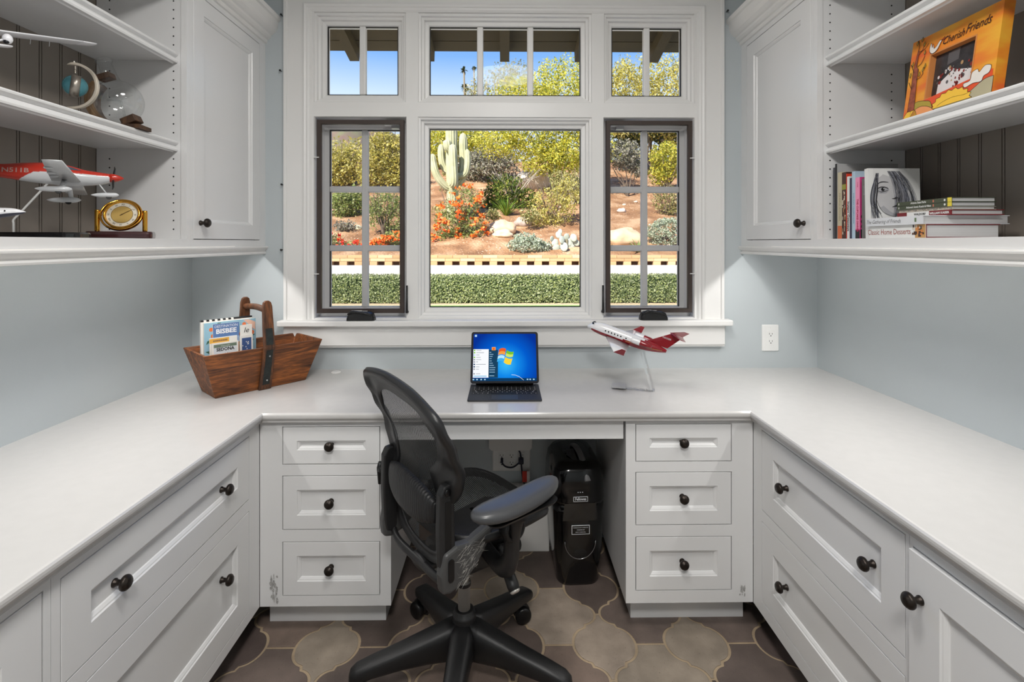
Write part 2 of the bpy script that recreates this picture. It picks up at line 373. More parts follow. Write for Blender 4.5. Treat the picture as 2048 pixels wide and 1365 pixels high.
# ------------------------------------------------------------------ cabinets
def knob(parent, u, z, y=0., name='knob'):
    m = MB().at(u, y, z, rx=90); m.smooth = True
    m.lathe([(.0095, 0), (.0095, .003), (.007, .005), (.006, .016), (.008, .019), (.0155, .021), (.0168, .0245), (.0165, .028), (.0145, .0315), (.012, .0325), (.0115, .0345), (.004, .0352)], 20)
    return m.build(name, BRONZE, parent)
PANEL = lambda r: [(0, .019), (0, .0008), (.0008, 0), (r, 0), (r + .002, .0035), (r + .005, .0042), (r + .011, .0085), (r + .0125, .0115), (r + .014, .0115)]
def front(parent, name, u0, u1, v0, v1, rail, knobs=(), label=None, swing=0., hinge=0.):
    g = .0026; m = MB(); m.nested(u0 + g, u1 - g, v0 + g, v1 - g, PANEL(rail))
    o = m.build(name, WHITE, parent, label=label)
    if swing: o.matrix_local = Matrix.Translation((hinge, 0, 0)) @ Matrix.Rotation(R(swing), 4, 'Z') @ Matrix.Translation((-hinge, 0, 0))
    for u, z, *k in knobs: knob(o, u, z, k[0] if k else .0115)
    return o
def base_unit(M, u0, u1, depth, holes, label, cat, z0=.107, z1=.766, toe=.075, toe_in=(0, 0)):
    e = empty('base_cabinet', M, label, cat)
    m = cells(MB(), u0, u1, z0, z1, holes, 0, .02); m.box(u0, u1, .055, depth, z0, z1); m.box(u0, u0 + .012, .02, .055, z0, z1); m.box(u1 - .012, u1, .02, .055, z0, z1)
    m.build('carcass', WHITE, e); MB().box(u0 + toe_in[0], u1 - toe_in[1], toe, depth, 0, z0).build('toe_kick', WHITE, e)
    return e
LB, RB = T(0, 1.78, 0), T(0, 1.78, 0)
GR = 'drawer banks under the desk'
hs = [(-.781, -.439, .604, .738), (-.781, -.439, .375, .566), (-.781, -.439, .143, .334)]
b = base_unit(T(0, 1.78, 0), -.8585, -.4012, .58, hs, 'white three drawer bank beside the chair back, scuffed at its lower corner', 'drawer cabinet', toe_in=(0, .035))
for h in hs: front(b, 'drawer', *h, .048, [((h[0] + h[1]) / 2 - .004, (h[2] + h[3]) / 2)])
SC = mat('scuff', (168, 167, 165), .8, var=.4, scale=200)
def scuffs(parent, u0, u1, z0, z1, n, seed):
    r = random.Random(seed); m = MB()
    for k in range(n):
        u, z, w, h = r.uniform(u0, u1), r.uniform(z0, z1), r.uniform(.0015, .005), r.uniform(.004, .014)
        pts = [(u + w * math.cos(t) * r.uniform(.5, 1.2), -.0008 - .00003 * k, z + h * math.sin(t) * r.uniform(.5, 1.2)) for t in (2 * PI * i / 7 for i in range(7))]
        m.add(pts, [tuple(range(7))])
    m.build('scuff_mark', SC, parent, label='grey scuffed patch of paint')
scuffs(b, -.822, -.797, .125, .215, 34, 1)
hs = [(.4605, .8035, .607, .741), (.4605, .8035, .382, .571), (.4605, .8035, .150, .342)]
b = base_unit(T(0, 1.78, 0), .4266, .8785, .58, hs, 'white three drawer bank under the window desk, beside the black shredder', 'drawer cabinet', toe_in=(.035, 0))
for h in hs: front(b, 'drawer', *h, .048, [((h[0] + h[1]) / 2 - .002, (h[2] + h[3]) / 2 + .002)])
scuffs(b, .832, .85, .125, .165, 10, 2)
# left run, fronts facing +X ; local u = world Y
LM = T(-.86, 0, 0, rz=90)
hs = [(.988, 1.709, .52, .733), (.988, 1.709, .142, .482)]
b = base_unit(LM, .968, 1.7795, .59, hs, 'white cabinet with two wide drawers below the wooden basket', 'drawer cabinet')
k = [at(459, 975, X=-.845), at(249, 1160, X=-.845), at(459, 1177, X=-.845)]
front(b, 'drawer', *hs[0], .07, [(1.561, (hs[0][2] + hs[0][3]) / 2 - .002), (1.137, (hs[0][2] + hs[0][3]) / 2 - .002)])
front(b, 'drawer', *hs[1], .07, [(1.561, .347), (1.137, .347)])
hs = [(.28, .952, .142, .735)]
b = base_unit(LM, .1, .967, .59, hs, 'white single door base cabinet at the near left end', 'cabinet')
front(b, 'door', *hs[0], .075, [(.33, .66, 0)])
# right run, fronts facing -X ; local u = -world Y
RM = T(.88, 0, 0, rz=-90)
hs = [(-1.7215, -1.098, .466, .741), (-1.7215, -1.098, .153, .428)]
b = base_unit(RM, -1.7795, -1.088, .58, hs, 'white cabinet with two deep drawers under the books', 'drawer cabinet')
ka = [at(1569, 987, X=.868), at(1718, 1119, X=.868)]
front(b, 'drawer', *hs[0], .07, [(-1.585, .605), (-1.21, .605)])
front(b, 'drawer', *hs[1], .07, [(-1.585, .292), (-1.21, .292)])
hs = [(-1.078, -.42, .142, .728)]
b = base_unit(RM, -1.087, -.2, .58, hs, 'white base cabinet with slightly ajar door at the near right end', 'cabinet')
front(b, 'door', *hs[0], .075, [(-1.045, .634, 0)], swing=1.0, hinge=-.42)
# kneehole: desk apron between the banks
MB().box(-.4005, .4195, 1.786, 1.806, .686, .766).build('desk_apron_rail', WHITE, bevel=.0015)
tag(bpy.data.objects['desk_apron_rail'], 'plain white apron board under the desk edge above the chair seat', 'apron')

# countertop
def counter():
    xl, xr, yf, y0 = -.8355, .855, 1.751, -.2
    pr = [(-.05, .7675), (-.02, .7675), (-.018, .758), (-.011, .757), (-.007, .7605), (-.007, .766), (-.0045, .7705), (-.001, .772), (.001, .7765), (.0015, .782), (.0008, .7875), (-.0025, .7915), (-.007, .793)]
    rs = []
    for st in range(4):
        x = lambda d: (xl + d) if st < 2 else (xr - d); y = lambda d: (yf - d) if st in (1, 2) else y0
        ox, oy = (XL if st < 2 else XR), (YB if st in (1, 2) else y0)
        rs.append([(x(d), y(d), z) for d, z in pr] + [(ox, oy, .793), (ox, oy, .7675)])
    o = MB().rings(rs).build('countertop', COUNTER)
    tag(o, 'continuous white U shaped countertop with moulded edge running under the window', 'countertop')
counter()

# upper cabinets
MIRROR = Matrix.Diagonal((-1, 1, 1, 1))
BEAD = lambda y0, y1, p, ph: [(y, d) for k in range(int((y1 - y0) / p) + 2) for y, d in ((ph + k * p - .0057, 0), (ph + k * p - .0055, .010), (ph + k * p - .0027, .010), (ph + k * p - .0025, 0), (ph + k * p + .0025, 0), (ph + k * p + .0027, .010), (ph + k * p + .0055, .010), (ph + k * p + .0057, 0)) if y0 < y < y1]
def uppers(side):
    xf = 1.115 if side < 0 else 1.111; xw = -XL if side < 0 else XR
    sgn = (lambda u: u) if side < 0 else (lambda u: -u)
    M = T(-xf, 0, 0, rz=90) if side < 0 else T(xf, 0, 0, rz=-90)
    D = xw - xf                                                   # depth
    def bx(m, y0, y1, d0, d1, z0, z1): a, b = sorted((sgn(y0), sgn(y1))); return m.box(a, b, d0, d1, z0, z1)
    def hole(y0, y1, z0, z1): a, b = sorted((sgn(y0), sgn(y1))); return (a, b, z0, z1)
    # closed cabinet by the window
    e = empty('wall_cabinet', M, ('white closed wall cabinet between the window and the model plane shelves' if side < 0 else 'white closed wall cabinet between the window and the book shelves'), 'wall cabinet')
    h = hole(1.821, 2.309, 1.394, 2.287)
    a, b = sorted((sgn(1.803), sgn(YB)))
    m = cells(MB(), a, b, 1.367, 2.33, [h], 0, .02); bx(m, 1.803, YB, .055, D, 1.378, 2.33); bx(m, 1.803, YB, .0205, .0551, 1.378, 1.385); bx(m, 1.803, 1.81, .0205, .0551, 1.378, 2.33); m.build('carcass', WHITE, e)
    d = front(e, 'door', *h, .062, [(sgn(1.862), 1.455, 0)])
    # open shelving beside it
    e = empty('open_shelving', M, ('white open shelf unit with taupe beadboard back holding model planes and clock' if side < 0 else 'white open shelf unit with taupe beadboard back holding books and picture frame'), 'shelf unit')
    y0 = .93; m = MB(); a, b = sorted((sgn(y0), sgn(1.8025)))
    cells(m, a, b, 1.367, 2.33, [hole(y0 + .035, 1.7836, 1.396, 2.27)], 0, .02)
    bx(m, 1.787, 1.8025, .0205, D, 1.378, 2.33); bx(m, y0, y0 + .016, .0205, D, 1.378, 2.33); bx(m, y0 + .016, 1.787, .0205, D, 1.378, 1.396); bx(m, y0 + .016, 1.787, .0205, D, 2.29, 2.33)
    car = m
    db = .315 if side < 0 else .319
    m = MB(); pts = [(y0 + .016, 0)] + BEAD(y0 + .016, 1.787, .0715, .930) + [(1.787, 0)]
    poly = [(sgn(y), db + d) for y, d in pts] + [(sgn(1.787), db + .018), (sgn(y0 + .016), db + .018)]
    m.prism(poly, 1.396, 2.29); m.build('beadboard_back', TAUPE, e, label='taupe grooved back panel')
    for z in (1.7, 2.01):
        m = MB(); pr = [(.050, .0), (.046, .003), (.034, .003), (.0325, .008), (.036, .015), (.042, .022), (.036, .026), (.0315, .030), (.0305, .034), (.033, .038), (.04, .039), (.05, .039)]
        a, b = sgn(y0 + .0165), sgn(1.7862)
        m.rings([[(a, d, z + q) for d, q in pr], [(b, d, z + q) for d, q in pr]]); bx(m, y0 + .0165, 1.7862, .05, db - .001, z + .012, z + .0385)
        s = m.build('shelf', WHITE, e)
    m = car; m.mat = 1                                            # rows of dark shelf-pin holes in the side
    for dx in (.048, .27):
        z = 1.43
        while z < 2.25:
            if not any(q - .012 < z < q + .05 for q in (1.7, 2.01)):
                m.M = T(sgn(1.7868), dx, z, ry=90) if side < 0 else T(sgn(1.7868), dx, z, ry=90)
                m.lathe([(.0027, -.0006), (.0027, .0006)], 8)
            z += .0308
    m.M = Matrix(); m.build('carcass', [WHITE, GAP], e)
    # mouldings
    n = 5 if side < 0 else 7
    pr = [(0, 2.308), (.007, 2.311), (.010, 2.318), (.010, 2.325), (.018, 2.329), (.026, 2.337), (.028, 2.346), (.036, 2.351), (.048, 2.362), (.056, 2.378), (.060, 2.398), (.061, 2.408), (.070, 2.412), (.072, 2.430), (-.05, 2.430), (-.05, 2.33), (0, 2.33)]
    o = MB().at(); o = MB(); o.rings([[(sgn(y), -d, z) for d, z in pr] for y in (.6, YB)]); o = struct(o.build(f'trim_{n}', TRIM, label='white crown moulding above the ' + ('left' if side < 0 else 'right') + ' wall cabinets')); o.matrix_world = M
    pr = [(-.018, 1.3665), (.011, 1.3665), (.014, 1.3635), (.0135, 1.359), (.008, 1.352), (.001, 1.346), (-.001, 1.342), (.003, 1.340), (.0045, 1.336), (.003, 1.331), (-.001, 1.330), (-.018, 1.330)]
    o = MB(); o.rings([[(sgn(y), -d, z) for d, z in pr] for y in (.6, YB)]); o = struct(o.build(f'trim_{n+1}', TRIM, label='white light rail moulding under the ' + ('left' if side < 0 else 'right') + ' wall cabinets')); o.matrix_world = M
    # the rest of the run, toward the viewer, out of the photo: a closed end that carries the mouldings
    m = MB(); bx(m, .6, .929, 0, D, 1.367, 2.33); o = m.build('wall_cabinet', WHITE); o.matrix_world = M
    tag(o, 'plain white end of the wall cabinets at the near edge, ' + ('above the left door cabinet' if side < 0 else 'above the ajar door cabinet'), 'wall cabinet')
    # slim light bar behind the light rail
    x = (1.165) * side
    e = empty('mounted_light_bar', T(x, 0, 0), 'slim under cabinet light bar ' + ('above the wooden basket' if side < 0 else 'above the wall outlet by the books'), 'lamp', 'under cabinet light bars')
    MB().box(-.012, .012, 1.0, 2.2, 1.3675, 1.3778).build('housing', TRIM, e)
    MB().box(-.007, .007, 1.02, 2.18, 1.3662, 1.3675).build('diffuser', mat('lamp_diffuser', (255, 244, 228), .5, emit=2.), e)
    L = bpy.data.lights.new('under_cabinet_lamp', 'AREA'); L.shape = 'RECTANGLE'; L.size = .014; L.size_y = 1.16; L.energy = STRIP; L.color = (1, .98, .95); L.spread = R(175)
    o = bpy.data.objects.new('under_cabinet_lamp', L); C.objects.link(o); o.location = (x, 1.60, 1.3655); o.rotation_euler = (0, R(42) * side, 0)
STRIP = 8.2
uppers(-1); uppers(1)

# ------------------------------------------------------------------ ceiling lamp and an added fill lamp
def downlight(x, y, e, label, r=.17):
    c = empty('ceiling_light', T(x, y, ZC), label, 'lamp', 'ceiling lights')
    m = MB(); m.smooth = True; m.lathe([(r, 0), (r + .03, -.004), (r + .03, -.016), (r, -.02)], 32, cap=False); m.build('trim_ring', TRIM, c)
    m = MB(); m.lathe([(r, -.004), (r, -.008)], 32); m.build('diffuser', mat('lamp_diffuser', (255, 244, 228), .5, emit=2.), c)
    L = bpy.data.lights.new('ceiling_lamp', 'AREA'); L.shape = 'DISK'; L.size = 2 * r; L.energy = e; L.color = (1, .98, .955)
    o = bpy.data.objects.new('ceiling_lamp', L); C.objects.link(o); o.location = (x, y, ZC - .022)
downlight(0, -.6, 43., 'round ceiling light in the middle of the room', .26)
downlight(0, .75, 19., 'added unseen round fill light above the desk end of the room', .26)  # added fill lamp without a known source, brightens the upper cabinet doors

# ------------------------------------------------------------------ camera and view
cam = bpy.data.cameras.new('camera'); co = bpy.data.objects.new('camera', cam); C.objects.link(co)
cam.sensor_width = 36; cam.lens = FPX * 36 / 2048; cam.shift_y = -(682.5 - HOR) / 2048; cam.clip_start = .02; cam.clip_end = 2000
co.location = (0, 0, EYE); co.rotation_euler = (R(90), 0, -YAW)
sc = bpy.context.scene; sc.camera = co
sc.view_settings.view_transform = 'Standard'; sc.view_settings.look = 'None'; sc.view_settings.exposure = 0.0; sc.view_settings.gamma = 1; sc.view_settings.use_curve_mapping = False
sc.cycles.max_bounces = 10; sc.cycles.diffuse_bounces = 5; sc.cycles.transparent_max_bounces = 24; sc.cycles.use_denoising = True
sc.cycles.sample_clamp_indirect = 6
# ------------------------------------------------------------------ sky, sun, eaves
w = bpy.data.worlds.new('sky'); bpy.context.scene.world = w; w.use_nodes = True
nt = w.node_tree; nt.nodes.clear()
wo = nt.nodes.new('ShaderNodeOutputWorld'); bg = nt.nodes.new('ShaderNodeBackground'); nt.links.new(bg.outputs[0], wo.inputs[0])
tc = nt.nodes.new('ShaderNodeTexCoord'); sx = nt.nodes.new('ShaderNodeSeparateXYZ'); nt.links.new(tc.outputs['Generated'], sx.inputs[0])
rp = nt.nodes.new('ShaderNodeValToRGB'); nt.links.new(sx.outputs['Z'], rp.inputs[0]); e = rp.color_ramp.elements
e[0].position = 0; e[0].color = lin((226, 236, 246)); e[1].position = 1; e[1].color = lin((52, 104, 200))
for p, c in ((.27, (206, 228, 250)), (.345, (128, 178, 240)), (.5, (84, 142, 228))): q = e.new(p); q.color = lin(c)
nt.links.new(rp.outputs[0], bg.inputs[0]); bg.inputs[1].default_value = 1.15
S = bpy.data.lights.new('sun', 'SUN'); S.energy = 9.5; S.angle = R(.6); S.color = (1, .95, .86)
so = bpy.data.objects.new('sun', S); C.objects.link(so); so.rotation_euler = Vector((.42, .62, -.66)).to_track_quat('-Z', 'Y').to_euler()
EAVE = mat('eave_paint', (84, 72, 44), .8, var=.08, scale=12, stretch=(.2, 3, 1))
ev = struct(empty('eaves', T(0, 2.483, 2.553)))
sl = -math.atan(.24)
m = MB(); m.M = Matrix.Rotation(sl, 4, 'X')
for k in range(4): m.box(-3, 3, .002 + k * .0965, .094 + k * .0965, 0, .02)
m.box(-3, 3, 0, .386, .012, .04); m.build('soffit_boards', EAVE, ev)
for k in range(-5, 6):
    m = MB(); m.M = Matrix.Rotation(sl, 4, 'X'); x = k * .42 - .003
    m.box(x - .026, x + .026, 0, .382, -.066, .0); m.build('rafter_tail', EAVE, ev)
m = MB(); m.box(XL - .2, XR + .2, YR - .15, 2.483, 2.85, 3.0); struct(m.build('ceiling', mat('roof_felt', (120, 110, 100), .9))).name = 'roof'

# ------------------------------------------------------------------ ground
GRASS = mat('lawn_grass', (98, 150, 52), .9, var=.25, scale=60, bump=.6, bscale=200)
SOIL = mat('mulch_soil', (196, 176, 140), .95, var=.2, scale=20, bump=.5, bscale=80)
struct(MB().box(-16, 16, 9.0, 11.9, -.3, -.1).build('lawn', GRASS)); struct(MB().box(-16, 16, 2.49, 9.0, -.3, -.1).build('added_bounce_slab', mat('bounce_slab_beige', (206, 196, 178), .9, var=.06))); struct(MB().box(-16, 16, 11.9, 13.9, -.3, -.1).build('planting_strip', SOIL))  # beige slab by the house is added, unseen; its bounce keeps green off the eaves
def gz(x, y):
    d = y - 13.9
    if d < 0: return .98
    base = .98 + .335 * min(d, 15) + .12 * max(0, d - 15)
    left = max(0, -x - .30 * y) * .0
    return base + .12 * min(1, d) * noise.noise((x * .5, y * .5, 0)) + .05 * min(1, d) * noise.noise((x * 2, y * 2, 3))
def hill():
    t = NT('desert_soil'); b = t.new('BsdfPrincipled'); t.link(b.outputs[0], t.out.inputs[0]); b.inputs['Roughness'].default_value = .95
    v = t.coord(); n1 = t.new('TexNoise'); n1.inputs['Scale'].default_value = 1.3; n1.inputs['Detail'].default_value = 8; t.link(v, n1.inputs['Vector'])
    vo = t.new('TexVoronoi'); vo.inputs['Scale'].default_value = 9; t.link(v, vo.inputs['Vector'])
    c1 = t.ramp(n1.outputs['Fac'], [(.3, (120, 84, 54)), (.5, (156, 116, 80)), (.68, (192, 158, 122))])
    c2 = t.ramp(vo.outputs['Distance'], [(0, (232, 214, 190)), (.2, (214, 186, 156)), (.24, (0, 0, 0)), (1, (0, 0, 0))])
    mk = t.ramp(vo.outputs['Distance'], [(.17, (255, 255, 255)), (.22, (0, 0, 0))])
    vm = t.new('TexNoise'); vm.inputs['Scale'].default_value = .8; t.link(v, vm.inputs['Vector']); mm = t.ramp(vm.outputs['Fac'], [(.45, (0, 0, 0)), (.6, (255, 255, 255))])
    mu = t.new('Math', operation='MULTIPLY'); t.link(mk, mu.inputs[0]); t.link(mm, mu.inputs[1])
    mx = t.new('Mix'); mx.data_type = 'RGBA'; t.link(mu.outputs[0], mx.inputs[0]); t.link(c1, mx.inputs[6]); t.link(c2, mx.inputs[7]); t.link(mx.outputs[2], b.inputs['Base Color'])
    n3 = t.new('TexNoise'); n3.inputs['Scale'].default_value = 14; n3.inputs['Detail'].default_value = 6; t.link(v, n3.inputs['Vector'])
    bp = t.new('Bump'); bp.inputs['Strength'].default_value = .8; bp.inputs['Distance'].default_value = .08; t.link(n3.outputs['Fac'], bp.inputs['Height']); t.link(bp.outputs[0], b.inputs['Normal'])
    m = MB(); m.smooth = True
    def f(u, v):
        y = 13.9 + 46 * v ** 1.7; x = (u - .5) * 2 * (10 + y * .8); return (x, y, gz(x, y))
    m.grid(f, 110, 110); struct(m.build('hillside_ground', t.m))
    mt = mat('far_mountain', (150, 118, 112), 1., var=.3, scale=.35, col2=(122, 126, 90), bump=.6, bscale=.5)
    m = MB(); m.smooth = True
    def g(u, v):
        x = -150 + 170 * u; y = 110 + 60 * v
        h = (40 * math.exp(-((x + 56) / 30) ** 2) + 16 * math.exp(-((x + 20) / 22) ** 2)) * math.sin(min(1, v * 1.4) * PI / 2)
        return (x, y, 4 + h * (.8 + .25 * noise.noise((x * .05, y * .05, 1))) + 3.5 * noise.noise((x * .2, y * .2, 7)))
    m.grid(g, 70, 30); struct(m.build('mountain_ridge', mt))
hill()

def on_ground(px, py):
    k = 13.95
    while k < 58:
        p = at(px, py, Y=k)
        if p.z <= gz(p.x, k): return Vector((p.x, k, gz(p.x, k)))
        k += .05
    p = at(px, py, Y=58); return Vector((p.x, 58, gz(p.x, 58)))

# ------------------------------------------------------------------ hedge and wall
rl = random.Random(3)
def leaf(m, p, s, nrm=None, asp=.55):
    a, b = rl.uniform(0, 2 * PI), rl.uniform(-1, 1); q = math.sqrt(1 - b * b); d = Vector((q * math.cos(a), q * math.sin(a), b))
    if nrm is not None: d = (d * .8 + nrm); d.normalize()
    t = d.orthogonal(); t.rotate(Matrix.Rotation(rl.uniform(0, 2 * PI), 3, d)); u = d.cross(t); t = t * s; u = u * (s * asp); p = Vector(p)
    b0 = len(m.v); m.v += [tuple(p - t), tuple(p + u), tuple(p + t), tuple(p - u)]; m.f.append((b0, b0 + 1, b0 + 2, b0 + 3)); m.mi.append(m.mat); m.sm.append(False)
def crown(m, c, r, n, s, shell=.35, nz=.35, up=0.):
    """leaves through an ellipsoid, thinned into clumps by a noise field"""
    k = tries = 0; c = Vector(c); off = rl.uniform(0, 50)
    while k < n and tries < n * 8:
        tries += 1
        a, b = rl.uniform(0, 2 * PI), rl.uniform(-1, 1); q = math.sqrt(1 - b * b); d = Vector((q * math.cos(a), q * math.sin(a), b)); rr = (shell + (1 - shell) * rl.random()) ** .6
        rr *= 1 + nz * noise.noise(d * 2.2 + Vector((off, 0, 0)))
        p = c + Vector((d.x * r[0], d.y * r[1], d.z * r[2])) * rr
        if noise.noise(p * (2.2 / max(r)) * 1.6 + Vector((off, 3, 1))) < -.12 and rl.random() < .85: continue
        leaf(m, p, s * rl.uniform(.6, 1.3), None); k += 1
HEDGE = leafmat('hedge_leaves', [(162, 168, 118), (128, 140, 92), (98, 112, 70), (190, 194, 154), (144, 152, 106), (114, 126, 84), (74, 86, 54), (170, 176, 110)])
def hedge():
    e = empty('hedge', T(0, 12.75, -.1), 'long clipped green hedge in front of the block wall', 'hedge')
    x0, x1, y0, y1, z0, z1 = -7.5, 7.5, -.43, .45, .02, .66
    MB().box(x0, x1, y0 + .07, y1, z0 + .06, z1 - .06).build('dark_shade_core', mat('hedge_inside', (34, 40, 22), 1.), e)  # solid dark box, puts the shade between the leaves in as colour
    m = MB()
    for k in range(64000):
        if rl.random() < .74: x, y, z, n = rl.uniform(x0, x1), y0 + rl.uniform(-.03, .07), z0 + (z1 - z0) * rl.random() ** .9, Vector((0, -1, .3))
        else: x, y, z, n = rl.uniform(x0, x1), rl.uniform(y0, y1), z1 + rl.uniform(-.05, .02), Vector((0, -.2, 1))
        y -= .05 * noise.noise((x * 3, z * 3, 0)); leaf(m, (x, y, z), rl.uniform(.012, .024), n, .6)
    m.build('foliage', HEDGE, e, fix=False)
hedge()
def wall():
    e = empty('garden_wall', T(0, 13.8, -.1), 'low peach coloured block wall with a row of square openings on a white base', 'wall')
    BR = leafmat('peach_blocks', [(206, 166, 122), (214, 176, 134), (196, 154, 112), (220, 186, 146), (202, 160, 120)], .9, 0.)
    MB().box(-9, 9, -.30, -.12, 0, .872).build('white_base', mat('white_stucco', (220, 216, 208), .9, bump=.2), e, bevel=.01)
    m = MB(); MB().box(-9, 9, -.06, .09, .98, 1.14).build('mortar', mat('mortar', (206, 180, 148), .95), e)
    for c, z in enumerate((.972, 1.06)):
        for k in range(-23, 23): x = k * .406 + (c % 2) * .203; m.box(x, x + .4, -.08, .1, z, z + .083)
    for k in range(-23, 23): x = k * .406 - .02; m.box(x, x + .208, -.08, .1, .8, .968)
    m.build('blocks', BR, e, bevel=.006, seg=1)
    MB().box(-9, 9, .1, .14, 0, 1.08).build('earth_behind', mat('brown_earth', (128, 92, 66), .95, var=.3, scale=6), e)  # plain dark brown soil behind the wall openings
wall()

# ------------------------------------------------------------------ plants
def stems(m, base, n, h, spread, r=.02, seed=0, kink=.12):
    rr = random.Random(seed); tips = []
    for k in range(n):
        a = 2 * PI * (k + rr.random() * .7) / n; s = spread * rr.uniform(.35, 1); pts = [Vector(base)]
        for i in range(1, 6):
            t = i / 5; pts.append(Vector(base) + Vector((math.cos(a) * s * t ** 1.3 + rr.uniform(-kink, kink) * h * .3, math.sin(a) * s * t ** 1.3 + rr.uniform(-kink, kink) * h * .3, h * t * rr.uniform(.88, 1.05))))
        pts = catmull(pts, 3); q = len(pts); m.tube(pts, [r * (1 - .75 * i / q) for i in range(q)], 6); tips.append(pts)
    return tips
BARK = mat('grey_bark', (112, 98, 84), .95, var=.3, scale=12); GREENBARK = mat('green_bark', (128, 132, 84), .9, var=.2); PALEBARK = mat('pale_twigs', (176, 166, 150), .9, var=.2)
PALO = leafmat('palo_verde_leaves', [(220, 208, 78), (196, 192, 70), (170, 174, 72), (232, 222, 122), (138, 148, 60), (206, 202, 100)], .6, .45)
OLIVE = leafmat('olive_leaves', [(168, 164, 104), (142, 144, 88), (190, 180, 120), (118, 120, 72), (204, 194, 142)], .7, .35)
YEL = leafmat('yellow_olive_leaves', [(208, 194, 98), (184, 174, 88), (222, 212, 140), (160, 156, 80), (194, 188, 126)], .7, .4)
GREY = leafmat('grey_sage_leaves', [(158, 154, 140), (130, 128, 118), (178, 172, 156), (110, 110, 98), (150, 150, 118)], .8, .25)
SILVER = leafmat('silver_leaves', [(190, 198, 172), (164, 174, 146), (208, 212, 192), (140, 150, 124), (176, 186, 166)], .8, .2)
DARK = leafmat('dark_green_leaves', [(70, 92, 36), (92, 112, 44), (52, 70, 30), (120, 132, 60), (150, 156, 70)], .6, .3)
GREEN = leafmat('fresh_green_leaves', [(138, 154, 80), (166, 174, 104), (112, 130, 66), (190, 194, 132), (148, 156, 110)], .6, .35)
ORANGE = leafmat('orange_blossom', [(226, 108, 40), (236, 134, 56), (210, 84, 34), (240, 160, 84)], .6, .3)
RED = leafmat('red_blossom', [(220, 66, 40), (232, 92, 48), (200, 50, 40)], .6, .3)
PLANTED = []
def plant(name, cat, label, base, blobs, leafm, size, stem=(6, .6, .4, .02), bark=BARK, group=None, extra=None, seed=1, shell=.2):
    """a plant on the ground: stems plus foliage blobs (dx, dy, dz, rx, ry, rz, n) measured from its base"""
    e = empty(name, Matrix.Translation(base), label, cat, group); PLANTED.append((base.x, base.y, .4 + max(b[0] * 0 + b[3] for b in blobs)))
    if stem[0]: m = MB(); m.smooth = True; stems(m, (0, 0, -.08), stem[0], stem[1], stem[2], stem[3], seed); m.build('trunk' if cat == 'tree' else 'stems', bark, e)
    m = MB()
    for x, y, z, a, b, c, n in blobs: crown(m, (x, y, z), (a, b, c), n, size, shell)
    m.build('foliage', leafm, e, fix=False)
    if extra:
        m = MB(); mt, n, s = extra
        for x, y, z, a, b, c, _ in blobs:
            for k in range(n):
                t, q = rl.uniform(0, 2 * PI), rl.uniform(-.3, 1); u = math.sqrt(max(0, 1 - q * q)); o = Vector((x + a * u * math.cos(t), y - abs(b * u * math.sin(t)), z + c * q))
                for i in range(9): leaf(m, o + Vector((rl.gauss(0, s), rl.gauss(0, s), rl.gauss(0, s * .7))), s * .75, Vector((0, -1, .5)), .8)
        m.build('blossoms', mt, e, fix=False)
    return e
def px_blob(base, Y, x, y, rx, ry, n, ryd=None):
    """foliage blob whose centre and size are measured in the photo at the plant's own distance Y"""
    c = at(x, y, Y=Y) - base; k = Y / FPX; return (c.x, c.y, c.z, rx * k, (ryd or rx * .8) * k, ry * k, n)
def on(x, Y): p = at(x, 400, Y=Y); return Vector((p.x, Y, gz(p.x, Y)))
def P(name, cat, label, x, Y, blobs, leafm, size, **k):
    b = on(x, Y); return plant(name, cat, label, b, [px_blob(b, Y, *q) for q in blobs], leafm, size, **k)
P('palo_verde_tree', 'tree', 'large yellow green tree filling the top of the picture window', 1110, 21, [(1060, 260, 75, 60, 4940), (1125, 190, 85, 75, 7980), (1150, 300, 75, 55, 4940), (1040, 195, 60, 45, 2850), (1180, 240, 60, 60, 3420), (1090, 320, 60, 35, 2470), (1000, 285, 55, 32, 2090)], PALO, 0.041, stem=(7, 3.6, 1.8, .05), bark=GREENBARK, seed=3)
P('palo_verde_tree', 'tree', 'tall loose olive green tree seen through the right hand transom window', 1291, 25, [(1255, 175, 55, 60, 4180), (1335, 180, 60, 70, 4560), (1290, 235, 80, 45, 4560), (1370, 250, 50, 50, 2280), (1230, 240, 40, 35, 1330)], YEL, 0.050, stem=(1, 4.2, .04, .05), seed=5)
P('feathery_tree', 'tree', 'thin feathery tree rising behind the yellow green tree, by the far palms', 985, 30, [(985, 195, 55, 55, 2250), (1010, 150, 28, 30, 630), (950, 190, 26, 26, 570), (1040, 160, 36, 42, 1050)], OLIVE, 0.043, stem=(14, 5.2, 2.0, .04), bark=PALEBARK, seed=8)
P('palo_verde_tree', 'tree', 'rounded yellow green tree behind the saguaro cactus', 900, 27, [(880, 290, 48, 48, 4200), (930, 285, 44, 50, 3800), (960, 300, 34, 40, 2000)], PALO, .05, stem=(5, 2.6, 1.0, .05), bark=GREENBARK, seed=31)
P('desert_shrub', 'shrub', 'wide olive shrub low on the slope right of the orange flowering bush', 1010, 16.4, [(1060, 432, 22, 16, 700), (985, 430, 16, 14, 500)], OLIVE, .03, stem=(10, .5, .6, .012), seed=41)
P('desert_shrub', 'shrub', 'pale dry shrub at the right side of the picture window under the large tree', 1145, 19.5, [(1145, 372, 22, 30, 1000), (1120, 360, 20, 22, 700)], OLIVE, .035, stem=(14, 1.4, .7, .014), bark=PALEBARK, seed=42)
P('grey_bush', 'shrub', 'small grey shrub on the slope in the lower left casement window', 700, 16.2, [(690, 452, 24, 12, 500)], GREY, .03, stem=(8, .3, .4, .01), seed=43)
